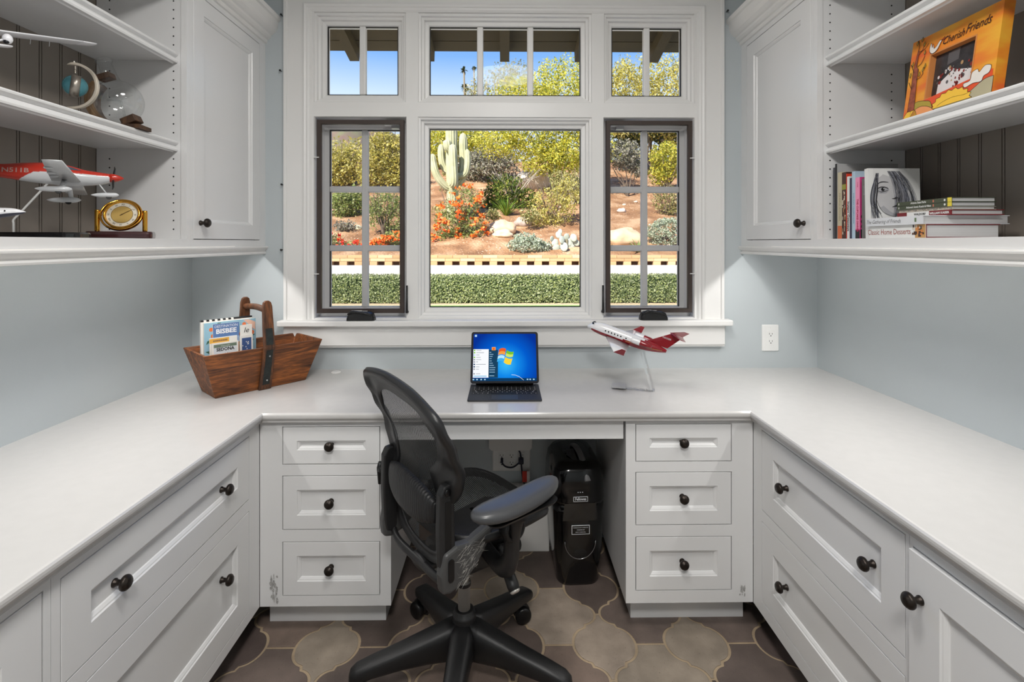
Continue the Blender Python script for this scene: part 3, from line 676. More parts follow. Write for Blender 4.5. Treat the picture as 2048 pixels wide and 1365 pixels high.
P('evergreen_tree', 'tree', 'dark green bushy tree at the top of the right casement window', 1305, 26, [(1270, 268, 50, 26, 2250), (1340, 262, 50, 28, 2250)], DARK, 0.079, stem=(5, 2.5, 1.4, .08), seed=9)
P('desert_shrub', 'shrub', 'yellowish shrub at the top left of the left casement window', 690, 23, [(685, 335, 42, 40, 3420), (665, 355, 26, 24, 1140)], YEL, 0.052, stem=(9, 2.0, 1.0, .03), seed=11)
P('desert_shrub', 'shrub', 'tall yellow green shrub at the top right of the left casement window', 775, 22, [(770, 315, 46, 55, 4940), (800, 350, 36, 40, 2280), (745, 350, 30, 36, 1710)], YEL, 0.052, stem=(10, 2.8, 1.2, .03), seed=12)
P('desert_shrub', 'shrub', 'olive green shrub in the middle left panes of the left casement window', 690, 18, [(690, 408, 38, 32, 3230), (715, 395, 22, 24, 950)], GREEN, 0.037, stem=(8, 1.0, .7, .02), seed=13)
P('branching_shrub', 'shrub', 'open shrub with bare dark stems over the orange blooms by the casement edge', 768, 15.8, [(770, 410, 36, 32, 1350), (790, 440, 22, 34, 630), (748, 430, 18, 30, 450)], GREEN, 0.029, stem=(16, 1.5, .75, .022), seed=14)
P('grey_bush', 'shrub', 'dense dark grey green bush behind the saguaro cactus', 985, 24, [(985, 325, 58, 40, 4940), (940, 335, 32, 34, 1710)], GREY, 0.044, stem=(10, 1.6, 1.2, .03), seed=15)
P('thorny_bush', 'shrub', 'tangled bush with pale bare twigs above the boulder', 1025, 19, [(1010, 380, 44, 34, 2400), (1050, 400, 34, 24, 1100), (985, 405, 26, 18, 600)], DARK, 0.036, stem=(26, 1.5, 1.3, .018), bark=PALEBARK, seed=16)
P('creosote_bush', 'shrub', 'sparse olive bush above the white prickly pear', 1105, 17, [(1105, 415, 48, 46, 2250), (1135, 390, 30, 40, 1050), (1080, 440, 26, 24, 525)], YEL, 0.029, stem=(22, 1.6, 1.0, .014), seed=17)
P('creosote_bush', 'shrub', 'sparse brown green bush above the silvery dome bush', 1335, 18, [(1335, 400, 34, 32, 1200), (1350, 425, 22, 22, 390)], OLIVE, 0.029, stem=(18, 1.2, .8, .016), seed=18)
P('grey_bush', 'shrub', 'pale grey shrub on bare forked stems in the right casement window', 1255, 21, [(1250, 310, 36, 32, 3230), (1275, 335, 20, 20, 760)], GREY, 0.041, stem=(9, 1.5, .8, .03), seed=19)
P('desert_shrub', 'shrub', 'yellow green shrub at the right edge of the right casement window', 1335, 21.5, [(1335, 320, 36, 38, 3420), (1325, 350, 30, 22, 950)], PALO, 0.044, stem=(10, 1.6, .9, .03), seed=20)
P('flowering_bush', 'shrub', 'large green bush covered with orange blossoms in front of the saguaro', 920, 15.6, [(935, 405, 34, 34, 1200), (905, 440, 40, 40, 1500), (945, 455, 30, 34, 1050), (890, 480, 34, 26, 1050), (940, 488, 34, 22, 900)], GREEN, 0.025, stem=(18, 1.6, .8, .015), extra=(ORANGE, 17, .045), seed=21)
P('flowering_bush', 'shrub', 'small orange flowering bush at the right edge of the left casement window', 780, 14.9, [(785, 478, 26, 16, 630), (760, 488, 18, 10, 300)], GREEN, 0.025, stem=(8, .5, .4, .012), extra=(ORANGE, 16, .04), seed=22)
P('flowering_bush', 'shrub', 'low red flowering plant at the left edge of the left casement window', 668, 14.9, [(662, 478, 22, 14, 390), (700, 490, 26, 8, 300)], GREEN, 0.022, stem=(6, .4, .4, .01), extra=(RED, 9, .035), seed=23)
P('silver_bush', 'shrub', 'pale silvery bush on the slope above the wall beside the prickly pear', 1058, 14.5, [(1055, 490, 40, 18, 2250), (1050, 478, 22, 14, 750), (1082, 494, 24, 14, 750)], SILVER, 0.025, stem=(8, .4, .4, .01), seed=24, shell=.5)
P('silver_bush', 'shrub', 'rounded silvery dome bush in the right casement window', 1333, 15, [(1335, 464, 40, 30, 3900)], SILVER, 0.025, stem=(8, .5, .4, .012), seed=25, shell=.6)
def ground_cover():
    m = MB()
    for k in range(140):
        x, Y = rl.uniform(-11, 11), 14.4 + 14 * rl.random() ** 1.5
        if abs(x) > .56 * Y or any((x - a) ** 2 + (Y - b) ** 2 < (c + .5) ** 2 for a, b, c in PLANTED): continue
        s = rl.uniform(.12, .34) * (1 + (Y - 14) * .03); crown(m, (x, Y, gz(x, Y) + s * .5), (s * 1.3, s * 1.3, s), 110, .045, .2)
    o = m.build('dry_scrub', OLIVE, fix=False); tag(o, 'scattered low dry scrub over the desert slope', 'scrub', kind='stuff')
    m = MB()
    for k in range(60):
        x, Y = rl.uniform(-20, 20), rl.uniform(33, 52); s = rl.uniform(.7, 1.7); crown(m, (x, Y, gz(x, Y) + s * .6), (s * 1.3, s, s), 240, .12, .3)
    o = m.build('far_scrub', YEL, fix=False); tag(o, 'distant yellow green scrub along the crest of the slope', 'scrub', kind='stuff')
ground_cover()

# cacti
def saguaro():
    b = on(905, 17.5); e = empty('saguaro_cactus', Matrix.Translation(b), 'tall pale green saguaro cactus with raised arms behind the orange blossoms', 'cactus')
    CA = mat('saguaro_skin', (166, 166, 128), .8, var=.12, scale=3, col2=(192, 188, 154)); k = 17.5 / FPX
    def col(name, pts, rad, ribs=14):
        pts = [at(x, y, Y=17.5 + d) - b for x, y, d in pts]; pts = catmull(pts, 6); n = len(pts); m = MB(); m.smooth = True; rs = []
        for i, p in enumerate(pts):
            d = (pts[min(i + 1, n - 1)] - pts[max(i - 1, 0)]).normalized(); u = Vector((0, 1, 0)); u = (u - d * u.dot(d)).normalized(); v = d.cross(u); t = i / (n - 1)
            r = rad * k * (1 if t < .8 else math.sqrt(max(.02, 1 - ((t - .8) / .2) ** 2))) * (.85 + .15 * min(1, t * 5))
            rs.append([p + (u * math.cos(a) + v * math.sin(a)) * r * (1 + .10 * math.cos(a * ribs)) for a in (2 * PI * j / (ribs * 4) for j in range(ribs * 4))])
        m.rings(rs); return m.build(name, CA, e)
    col('trunk', [(908, 449, 0), (906, 420, 0), (904, 330, 0), (903, 262, 0), (902, 205, 0)], 11)
    col('arm', [(905, 380, 0), (890, 372, -.1), (874, 352, -.2), (866, 325, -.2), (865, 308, -.2)], 7, 10)
    col('arm', [(904, 345, .2), (892, 340, .2), (884, 322, .2), (882, 288, .2)], 7, 10)
    col('arm', [(905, 372, -.3), (908, 362, -.4), (906, 320, -.4), (905, 288, -.4)], 8, 10)
    col('arm', [(904, 368, .1), (920, 362, .1), (928, 330, .1), (926, 300, .1), (926, 266, .1)], 9, 12)
    col('arm', [(905, 352, -.1), (928, 350, -.1), (935, 330, -.1), (934, 298, -.1)], 6, 10)
    col('arm', [(903, 300, -.1), (896, 295, -.25), (894, 280, -.25)], 8, 10)
saguaro()
def prickly():
    b = on_ground(1130, 497); e = empty('prickly_pear_cactus', Matrix.Translation(b), 'white grey prickly pear cactus with round pads above the wall', 'cactus')
    PAD = mat('white_pads', (172, 178, 164), .8, var=.12, scale=8); k = b.y / FPX
    for x, y, r, t in ((1110, 486, 7, 15), (1117, 470, 6, -10), (1124, 480, 7, 20), (1133, 474, 6, -5), (1140, 484, 8, 25), (1147, 476, 7, -20), (1112, 498, 8, 40), (1128, 494, 8, -15), (1142, 497, 8, 10), (1120, 464, 5, 5), (1153, 486, 6, -30), (1104, 478, 5, -25)):
        c = at(x, y, Y=b.y - .1 + rl.uniform(-.15, .15)) - b; m = MB().at(*c, rx=rl.uniform(-15, 15), ry=t, rz=rl.uniform(-35, 35)); m.smooth = True
        m.ball((0, 0, 0), (r * k, r * k * .28, r * k * 1.2), 14, 9); m.build('pad', PAD, e)
    m = MB(); m.tube([(0, 0, -.1), (0, 0, .25)], .09, 8); m.build('stem', mat('woody_cactus', (150, 140, 112), .9), e)
prickly()
def spiky(name, label, x, y, n, h, cols, width=.025, up=.6):
    b = on_ground(x, y); m = MB(); rr = random.Random(int(x))
    for k in range(n):
        a = rr.uniform(0, 2 * PI); el = rr.uniform(up, 1.45); L = h * rr.uniform(.6, 1.1); pts = []
        for i in range(6):
            t = i / 5; pts.append(Vector((math.cos(a) * math.cos(el) * L * t * (1 + .3 * t), math.sin(a) * math.cos(el) * L * t, math.sin(el) * L * t * (1 - .22 * t) - .02)))
        m.tube(pts, [(width * (1 - .95 * i / 5) + .001, .25 * width * (1 - .95 * i / 5) + .001) for i in range(6)], 6, up=(0, 0, 1))
    o = m.build(name, leafmat(name + '_leaves', cols, .6, .1)); o.location = b; return tag(o, label, 'plant')
spiky('desert_grass_clump', 'bright green spiky grass clump above the tan boulder', 1012, 432, 70, .9, [(96, 132, 40), (124, 154, 54), (74, 104, 34), (150, 168, 78)], .03)
spiky('agave_plant', 'green agave with pointed leaves beside the pale boulder in the right casement', 1277, 505, 34, .5, [(150, 160, 96), (124, 140, 80), (176, 178, 120), (104, 124, 70)], .04, .35)
# boulders
def boulder(label, x, y, w, h, col, seed, Y=None, cat='boulder', name='boulder', group=None):
    b = on_ground(x, y + h * .8) if Y is None else on(x, Y); k = b.y / FPX; m = MB(); m.smooth = True
    def f(u, v):
        t, p = PI * v, 2 * PI * u; d = Vector((math.sin(t) * math.cos(p), math.sin(t) * math.sin(p), math.cos(t)))
        r = 1 + .28 * noise.noise(d * 1.3 + Vector((seed, 0, 0))) + .10 * noise.noise(d * 3.5 + Vector((0, seed, 0))) + .04 * noise.noise(d * 9)
        return (d.x * r * w * k, d.y * r * w * k * .8, d.z * r * h * k + h * k * .45)
    m.grid(f, 28, 16, True); o = m.build(name, mat('rock_%d_%d_%d' % col, col, .9, var=.22, scale=4, bump=.5, bscale=12)); o.location = b; return tag(o, label, cat, group)
boulder('large tan boulder beside the orange flowering bush', 1003, 452, 28, 17, (216, 184, 148), 1)
boulder('lower tan boulder lying in front of the large one beside the flowers', 1006, 466, 20, 9, (226, 200, 166), 7)
boulder('grey boulder behind the large tan one', 1046, 441, 17, 12, (176, 160, 150), 2)
boulder('wide pale boulder at the foot of the slope in the right casement window', 1247, 470, 40, 22, (222, 188, 152), 3)
boulder('big pale rock outcrop under the yellow green tree', 1065, 365, 34, 24, (226, 208, 190), 4, Y=22.5)
boulder('small grey stone on the bare slope in the right casement window', 1243, 421, 9, 5, (206, 190, 178), 5)
boulder('small pale stone on the slope in the left casement window', 716, 455, 9, 6, (214, 208, 176), 6)
rr = random.Random(5)
for k in range(26):
    x = rr.choice([rr.uniform(975, 1158), rr.uniform(1224, 1358), rr.uniform(662, 796)]); y = rr.uniform(392, 500); s = rr.uniform(2, 4.5)
    boulder('small pale stone scattered on the desert slope', x, y, s, s * .6, (218, 196, 172), 20 + k, name='stone', cat='stone', group='small stones on the slope')
# distant palms
def palm(x, y, Y, r, base, label):
    b = at(x, base, Y=Y); top = at(x, y, Y=Y) - b; k = Y / FPX; e = empty('fan_palm', Matrix.Translation(b), label, 'tree'); m = MB(); m.smooth = True
    m.tube([(0, 0, 0), top * .5 + Vector((.1, 0, 0)), top], [.13, .11, .1], 8); m.build('trunk', mat('palm_trunk', (120, 108, 88), .9), e); m = MB(); q = random.Random(int(x))
    for i in range(46):
        a, el = q.uniform(0, 2 * PI), q.uniform(-.9, 1.3); d = Vector((math.cos(a) * math.cos(el), math.sin(a) * math.cos(el), math.sin(el))); L = r * k * q.uniform(.75, 1.1); s = d.cross(Vector((0, 0, 1))).normalized() * L * .16
        m.add([top, top + d * L * .6 + s, top + d * L - Vector((0, 0, L * .15)), top + d * L * .6 - s], [(0, 1, 2, 3)])
    m.build('fronds', leafmat('palm_fronds', [(74, 82, 46), (58, 66, 38), (92, 98, 58)], .7, .2), e, fix=False)
palm(928, 140, 60, 9, 330, 'tall thin fan palm against the sky in the middle transom window'); palm(930, 176, 64, 11, 330, 'shorter fan palm below and behind the tallest one'); palm(948, 136, 75, 6, 330, 'farthest fan palm beside the transom bar')
# ------------------------------------------------------------------ things on the desk
ZT = .793
def flat(m, x0, x1, z0, z1, y, k): m.mat = k; m.add([(x0, y, z0), (x1, y, z0), (x1, y, z1), (x0, y, z1)], [(0, 1, 2, 3)]); return m
FRONT = Matrix.Rotation(R(90), 4, 'X')                           # text in the local XZ plane, read from -Y
def txt(m, s, size, x, z, y, k, **kw): return m.text(s, size, Matrix.Translation((x, y, z)) @ FRONT, mat=k, **kw)
def txz(m, s, size, x, y, z, k, **kw): return m.text(s, size, Matrix.Translation((x, y, z)), mat=k, **kw)

def basket():
    L, W, H, fl, fw = .352, .150, .175, .053, .046
    x = Vector((.675, .738, 0)).normalized(); y = Vector((-x.y, x.x, 0)); c = Vector((-1.094, 1.92, ZT)) + x * L / 2 + y * W / 2
    B = frame(c, x, y, Vector((0, 0, 1)))
    e = empty('wooden_basket', B, 'worn brown wooden trug basket with high handle in the left corner of the countertop', 'basket')
    WD = wood('chestnut_wood', (54, 28, 13), (168, 98, 44), .55, 'X', 30); WD2 = wood('dark_upright_wood', (36, 20, 12), (124, 74, 38), .55, 'Z', 24); PT = mat('worn_dark_paint', (26, 32, 30), .6, var=.5, scale=60)
    r = lambda l, w, z: [(-l, -w, z), (l, -w, z), (l, w, z), (-l, w, z)]
    a, b, a2, b2, t = L / 2, W / 2, L / 2 + fl, W / 2 + fw, .011
    m = MB(); m.rings([r(a - t, b - t, .014), r(a, b, 0), r(a2, b2, H), r(a2 - t, b2 - t, H), r(a - t + .003, b - t + .003, .014)][1:] , True, True); m.build('body', WD, e, bevel=.003)
    for s in (-1, 1):
        o = (b + .002) * s; q = (b2 + .003) * s; th = .016 * s
        pts = [(o, 0, .024), (q, H, .022), (q - .012 * s, .25, .0205), (q - .022 * s, .335, .0185), (q - .024 * s, .352, .014), (q - .0245 * s, .358, .006)]
        m = MB(); m.rings([[(-w, yy, z), (w, yy, z), (w, yy + th, z), (-w, yy + th, z)] for yy, z, w in pts]); u = m.build('upright', WD2, e, bevel=.003)
        if s < 0:
            m = MB(); f = lambda z: (pts[0][0] + (pts[1][0] - pts[0][0]) * z / H if z < H else pts[1][0] + .012 * (z - H) / (.25 - H)) + th - .0006
            for z0, z1, w in ((.022, .166, .014), (.186, .25, .014)):
                m.add([(-w, f(z0), z0), (w, f(z0), z0), (w * .95, f(z1), z1), (-w * .95, f(z1), z1)], [(0, 1, 2, 3)])
            m.build('worn_paint', PT, u, label='dark worn paint on the upright')
            for z in (.04, .14): m = MB().at(.002, f(z) - .0005, z, rx=90); m.lathe([(.0035, -.001), (.003, .0015)], 10); m.build('nail_head', mat('steel', (200, 200, 200), .3, 1.), u)
    m = MB(); m.smooth = True; m.tube(catmull([(0, -b2 + .014, .318), (.002, 0, .325), (0, b2 - .014, .318)], 6), .0125, 10); m.build('handle_bar', WD2, e)
    # papers standing in its left half
    def paper(name, label, cat, x0, x1, y0, h, th, tilt, mats, deco):
        z0 = .0145 if x0 > -.165 else .045 if x0 > -.176 else .075; h -= z0 - .0145
        p = empty(name, B @ T((x0 + x1) / 2, y0, z0, rx=tilt), label, cat, 'papers in the wooden basket'); w = (x1 - x0) / 2; m = MB(); m.box(-w, w, 0, th, 0, h); m.build('pages', mats[0], p)
        m = MB(); deco(m, w, h); m.build('cover', mats, p); return p
    WP = mat('paper_white', (232, 230, 224), .5, var=.03)
    def d1(m, w, h):
        rr = random.Random(4); y = -.0006; flat(m, -w, w, 0, h, y, 1)
        for k in range(46):
            a, c = rr.uniform(-w + .006, w - .006), rr.uniform(.01, h - .008); an = rr.uniform(0, PI); l = rr.uniform(.008, .016); u, v = math.cos(an) * l, math.sin(an) * l
            m.mat = 2; m.add([(max(-w, min(w, q)), y - .0002 - .000004 * k, max(0, min(h, z))) for q, z in ((a - u, c - v), (a + v * .4, c - u * .4), (a + u, c + v), (a - v * .4, c + u * .4))], [(0, 1, 2, 3)])
        for k in range(40):
            a, c, q = rr.uniform(-w + .014, w - .014), rr.uniform(h * .35, h - .014), rr.uniform(.007, .011)
            m.mat = 3; m.add([(a + q * math.cos(t), y - .0004 - .000005 * k, c + q * math.sin(t)) for t in (2 * PI * i / 14 for i in range(14))], [tuple(range(14))])
        m.mat = 4; m.add([(w * .5, y - .0006, h - .002), (w * .98, y - .0006, h - .05), (w * .98, y - .0006, h - .015), (w * .72, y - .0006, h - .002)], [(0, 1, 2, 3)])
    paper('notebook', 'black and white striped notebook at the back of the papers in the basket', 'notebook', -.186, .006, .046, .268, .012, -2, [WP, mat('stripe_black', (26, 26, 28), .5)],
          lambda m, w, h: [m.__setattr__('mat', 1)] + [m.box(-w + k * .02, -w + k * .02 + .01, -.0006, .0126, h - .006, h + .0006) for k in range(6)] + [m.box(-w + .12, w, -.0006, .0126, h - .006, h + .0006)])
    paper('booklet', 'light blue booklet printed with peaches and leaves in the wooden basket', 'booklet', -.180, .014, .030, .259, .012, -2, [WP, mat('print_sky', (150, 190, 208), .4, var=.08), mat('print_leaf', (62, 104, 84), .4), mat('print_peach', (226, 120, 70), .4, var=.1), mat('print_pink', (232, 190, 168), .4)], d1)
    def d2(m, w, h):
        flat(m, -w, w, 0, h, -.0006, 1); flat(m, -w, w, 0, h * .78, -.0008, 4); rr = random.Random(2)
        top = [(-w + 2 * w * i / 8, h * (.60 + .06 * rr.random() + .05 * (i > 4))) for i in range(9)]
        m.mat = 2; m.add([(-w, -.001, 0)] + [(x, -.001, z) for x, z in top] + [(w, -.001, 0)], [tuple(range(11))])
        txt(m, 'DESTINATION', .0145, 0, h - .011, -.0014, 3, sx=.92); txt(m, 'BISBEE', .025, 0, h - .031, -.0014, 3, sx=1.08, weight=.0009)
    paper('brochure', 'blue travel brochure reading DESTINATION BISBEE in the wooden basket', 'brochure', -.152, -.056, .016, .253, .004, -2, [WP, mat('print_blue', (96, 128, 178), .4, var=.1), mat('print_orange', (214, 140, 84), .4, var=.2), mat('print_white', (240, 242, 246), .4), mat('print_haze', (150, 172, 206), .4, var=.08)], d2)
    def d5(m, w, h):
        flat(m, -w, w, 0, h, -.0006, 0); txt(m, 'le', .03, 0, h - .022, -.001, 1, shear=.25)
    paper('leaflet', 'white leaflet with black script letters beside the blue brochure in the basket', 'leaflet', -.054, -.008, .010, .238, .003, -2, [WP, mat('ink_black', (22, 22, 24), .5)], d5)
    def d3(m, w, h):
        flat(m, -w, w, h - .02, h, -.0006, 1); flat(m, -w, w * .4, h - .021, h - .003, -.0008, 2); flat(m, -w * .8, w * .1, h - .042, h - .033, -.0008, 3); flat(m, .3 * w, w * .95, h - .040, h - .030, -.0008, 3)
        rr = random.Random(8); m.mat = 3
        for k in range(14): a = -w * .75 + k * w * .075; flat(m, a, a + w * .045, h - .015, h - .009, -.001, 3)
    paper('brochure', 'white brochure with yellow top band behind the SEDONA card', 'brochure', -.170, -.070, .000, .202, .004, -2, [WP, WP, mat('print_yellow', (228, 172, 70), .4), mat('print_plum', (70, 58, 78), .4, var=.3)], d3)
    def d6(m, w, h):
        flat(m, -w * .7, w * .75, .02, h - .012, -.0006, 1); rr = random.Random(3)
        for k in range(26): a, c = rr.uniform(-w * .65, w * .6), rr.uniform(.03, h - .02); flat(m, a, a + .003, c, c + .004, -.0009, 0)
    paper('postcard', 'narrow card with dark blue picture beside the SEDONA card', 'card', -.062, -.012, -.008, .200, .003, -2, [WP, mat('print_navy', (62, 88, 138), .4, var=.25)], d6)
    def d4(m, w, h):
        flat(m, -w, w, 0, h, -.0006, 0); flat(m, -w * .86, w * .86, h - .018, h - .006, -.0008, 1); txt(m, 'arizona guide', .006, 0, h - .0125, -.001, 0)
        flat(m, -w * .86, w * .86, .0, h - .018, -.0008, 3); txt(m, 'SEDONA', .0175, .0, h - .0265, -.0012, 2, sx=.92, weight=.0006); txt(m, 'guide', .017, .0, h - .047, -.0012, 2)
    paper('brochure', 'white brochure reading SEDONA under green band at the front of the basket', 'brochure', -.172, -.076, -.030, .186, .005, -2, [WP, mat('print_sage', (110, 128, 112), .4), MATS['ink_black'], mat('print_pale', (216, 222, 228), .4)], d4)
basket()

m = MB().at(*at(672, 745, Z=ZT).to_tuple()); m.lathe([(.022, 0), (.022, .002), (.0185, .0038), (.017, .0038)], 28)
tag(m.build('cable_grommet', TRIM), 'small round white cable cap set in the countertop right of the basket', 'cable cap')

# tablet in a keyboard case
def laptop():
    e = empty('tablet_computer', T(-.002, 1.87, ZT), 'tablet computer in a black keyboard case showing a bright blue desktop', 'tablet computer')
    CASE = mat('charcoal_case', (44, 45, 48), .6, var=.06, bump=.05, bscale=400); KEY = mat('key_black', (16, 16, 18), .5); LEG = mat('key_legend', (200, 200, 205), .6)
    w = .139
    m = MB(); m.prism(rrect(2 * w, .212, .008, 4, 0, .106), 0, .0065); b = m.build('keyboard_base', CASE, e, bevel=.0012)
    m = MB(); l = MB()
    rows = [(.165, .011, 14), (.149, .0155, 14), (.132, .0155, 14), (.115, .0155, 13), (.098, .0155, 12), (.081, .0155, 10)]
    for y, h, n in rows:
        ws = [1] * n
        if n == 10: ws = [1, 1, 1, 1.3, 5.2, 1.3, 1, 1, 1, 1]
        if n == 13: ws[0] = ws[-1] = 1.6
        if n == 12: ws[0] = ws[-1] = 2.1
        s = .258 / sum(ws); x = -.129
        for k in ws:
            m.box(x + .001, x + k * s - .001, y - h / 2 + .001, y + h / 2 - .001, .0065, .0078)
            if k < 2.2: l.add([(x + k * s * .42, y - .002, .008), (x + k * s * .58, y - .002, .008), (x + k * s * .58, y + .0022, .008), (x + k * s * .42, y + .0022, .008)], [(0, 1, 2, 3)])
            x += k * s
    k = m.build('keys', KEY, b, bevel=.0004, seg=1); l.build('key_legends', LEG, k)
    m = MB(); m.prism(rrect(.1, .056, .004, 3, 0, .036), .0065, .0068); m.build('trackpad', mat('trackpad_grey', (58, 59, 62), .45), b)
    m = MB(); m.smooth = True; m.tube([(-.118, .207, .012), (.118, .207, .012)], .0075, 12); m.build('hinge', BLACK, e)
    s = empty('screen', T(0, .150, .027, rx=-22)); s.parent = e
    bz = MB(); bz.prism(rrect(2 * .1375, .207, .010, 5, 0, .1035), 0, .0065, 'Y'); bz.build('tablet_body', mat('tablet_black', (10, 14, 24), .5, spec=.2), s, bevel=.0012)
    m = MB(); m.add([(-.11, .0068, .003), (.11, .0068, .003), (.11, .0068, .11), (.11, .0068, .2), (-.11, .0068, .2), (-.11, .0068, .11)], [(0, 1, 2, 3, 4, 5)]); m.box(-.132, .132, .0068, .0105, .002, .203); m.build('rear_cover', CASE, s)
    m = MB(); m.rings([[(-.118, .208, .012), (.118, .208, .012), (.118, .211, .014), (-.118, .211, .014)], [(-.118, .203, .100), (.118, .203, .100), (.118, .207, .101), (-.118, .207, .101)]]); m.build('stand_flap', CASE, e)
    # the picture on the display
    t = NT('display_wallpaper'); em = t.new('Emission'); t.link(em.outputs[0], t.out.inputs[0])
    v = t.coord((1, 1, 1)); d = t.new('VectorMath', operation='DISTANCE'); t.link(v, d.inputs[0]); d.inputs[1].default_value = (.005, 0, .075)
    t.link(t.ramp(d.outputs['Value'], [(.0, (60, 190, 250)), (.045, (20, 140, 235)), (.09, (4, 92, 205)), (.15, (8, 50, 150))]), em.inputs[0])
    E_ = lambda n, c: MATS.get(n) or emis(n, c)
    def emis(n, c):
        q = NT(n); a = q.new('Emission'); a.inputs[0].default_value = lin(c); q.link(a.outputs[0], q.out.inputs[0]); MATS[n] = q.m; return q.m
    U0, U1, V0, V1 = -.1285, .1285, .009, .199; fx = lambda u: U0 + (U1 - U0) * (u - 688) / 977; fz = lambda v: V1 - (V1 - V0) * (v - 240) / 750
    m = MB(); m.prism(rrect(U1 - U0, V1 - V0, .006, 4, 0, (V0 + V1) / 2), -.0004, -.0002, 'Y'); m.build('display', t.m, s, label='bright blue display')
    cols = [E_('px_white', (250, 252, 255)), E_('px_teal', (26, 66, 96)), E_('px_grey', (150, 156, 166)), E_('px_red', (236, 96, 40)), E_('px_green', (120, 196, 50)), E_('px_sky', (70, 178, 240)), E_('px_yellow', (252, 214, 60)), E_('px_bar', (14, 60, 100)), E_('px_pale', (176, 214, 240)), E_('px_orange', (246, 160, 70)), E_('px_lime', (206, 230, 110)), E_('px_ice', (190, 236, 255))]
    m = MB(); Y = -.0006
    def q(a, b, c, d_, k, dy=0): flat(m, fx(a), fx(b), fz(d_), fz(c), Y - dy, k)
    q(688, 1665, 945, 990, 7); q(690, 928, 490, 938, 0, .0001); q(928, 1072, 500, 940, 1, .0001)
    for i, y in enumerate((508, 546, 583, 620, 657, 693, 731, 769, 806, 878)):
        L_ = (80, 120, 50, 70, 78, 30, 150, 52, 46, 68)[i]; q(735, 735 + L_, y - 4, y + 4, 2, .0002); q(697, 720, y - 11, y + 11, (4, 4, 8, 4, 2, 2, 7, 7, 2, 2)[i], .0002)
    q(700, 900, 905, 928, 8, .0002)
    for i, y in enumerate((540, 573, 606, 641, 677, 712, 748, 783, 818, 853, 910)): q(942, 942 + (24, 58, 46, 32, 34, 50, 66, 90, 84, 84, 74)[i], y - 4, y + 4, 8, .0002)
    q(975, 1035, 456, 508, 9, .0003); q(990, 1020, 470, 500, 3, .0004); q(708, 740, 255, 290, 8)
    for x in (700, 755, 818, 875, 1525, 1565, 1620): q(x - 12, x + 12, 957, 976, 8, .0002)
    # four coloured flag panes and their curved edges
    def pane(a, b, c, d_, k, k2):
        n = 8; top, bot = [], []
        for i in range(n + 1):
            s_ = i / n; wv = -16 * math.sin(s_ * PI) if k in (3, 5) else 14 * math.sin(s_ * PI)
            top.append((a[0] + (b[0] - a[0]) * s_, a[1] + (b[1] - a[1]) * s_ + wv)); bot.append((d_[0] + (c[0] - d_[0]) * s_, d_[1] + (c[1] - d_[1]) * s_ + wv))
        for i in range(n):
            m.mat = k; mid = [((top[j][0] + bot[j][0]) / 2, (top[j][1] + bot[j][1]) / 2) for j in (i, i + 1)]
            P4 = lambda L4, kk: (m.__setattr__('mat', kk), m.add([(fx(x), Y - .0004, fz(z)) for x, z in L4], [(0, 1, 2, 3)]))
            P4([top[i], top[i + 1], mid[1], mid[0]], k if k in (3, 4) else k2); P4([mid[0], mid[1], bot[i + 1], bot[i]], k2 if k in (3, 4) else k)
    pane((1090, 490), (1196, 485), (1180, 585), (1074, 588), 3, 9); pane((1208, 505), (1318, 530), (1302, 612), (1190, 600), 4, 10)
    pane((1072, 602), (1176, 600), (1158, 690), (1056, 694), 5, 11); pane((1186, 616), (1296, 640), (1268, 736), (1160, 700), 6, 6)
    arc = [(1280, 895), (1340, 900), (1400, 925), (1450, 965), (1465, 978)]
    for i in range(4):
        a, b = arc[i], arc[i + 1]; m.mat = 0; m.add([(fx(a[0]), Y - .0003, fz(a[1] - 2.5)), (fx(b[0]), Y - .0003, fz(b[1] - 3)), (fx(b[0]), Y - .0003, fz(b[1] + 3)), (fx(a[0]), Y - .0003, fz(a[1] + 2.5))], [(0, 1, 2, 3)])
    m.build('desktop_icons', cols, s)
laptop()

# ------------------------------------------------------------------ model aircraft parts
def body(m, st, n=20, matfn=None):
    """fuselage through stations (x, z centre, half width, half height)"""
    b = len(m.v); k = len(st)
    for x, zc, ry, rz in st:
        for j in range(n): a = 2 * PI * j / n; m.v.append(tuple(m.M @ Vector((x, ry * math.cos(a), zc + rz * math.sin(a)))))
    for i in range(k - 1):
        for j in range(n):
            a = 2 * PI * (j + .5) / n; x = (st[i][0] + st[i + 1][0]) / 2; z = (st[i][1] + st[i + 1][1]) / 2 + st[i][3] * math.sin(a); y = st[i][2] * math.cos(a)
            m.f.append((b + i * n + j, b + i * n + (j + 1) % n, b + (i + 1) * n + (j + 1) % n, b + (i + 1) * n + j)); m.mi.append(matfn(x, y, z) if matfn else m.mat); m.sm.append(True)
    m.f.append(tuple(b + j for j in range(n))); m.mi.append(m.mat); m.sm.append(False); m.f.append(tuple(b + (k - 1) * n + j for j in reversed(range(n)))); m.mi.append(m.mat); m.sm.append(False)
    return m
def dense(P, n=5):
    """stations filled in along a smooth curve"""
    out = []
    for i in range(len(P) - 1):
        q = (P[max(i - 1, 0)], P[i], P[i + 1], P[min(i + 2, len(P) - 1)])
        for j in range(n):
            t = j / n; out.append(tuple(.5 * (2 * b + (c - a) * t + (2 * a - 5 * b + 4 * c - d) * t * t + (3 * b - a - 3 * c + d) * t ** 3) for a, b, c, d in zip(*q)))
    return out + [tuple(P[-1])]
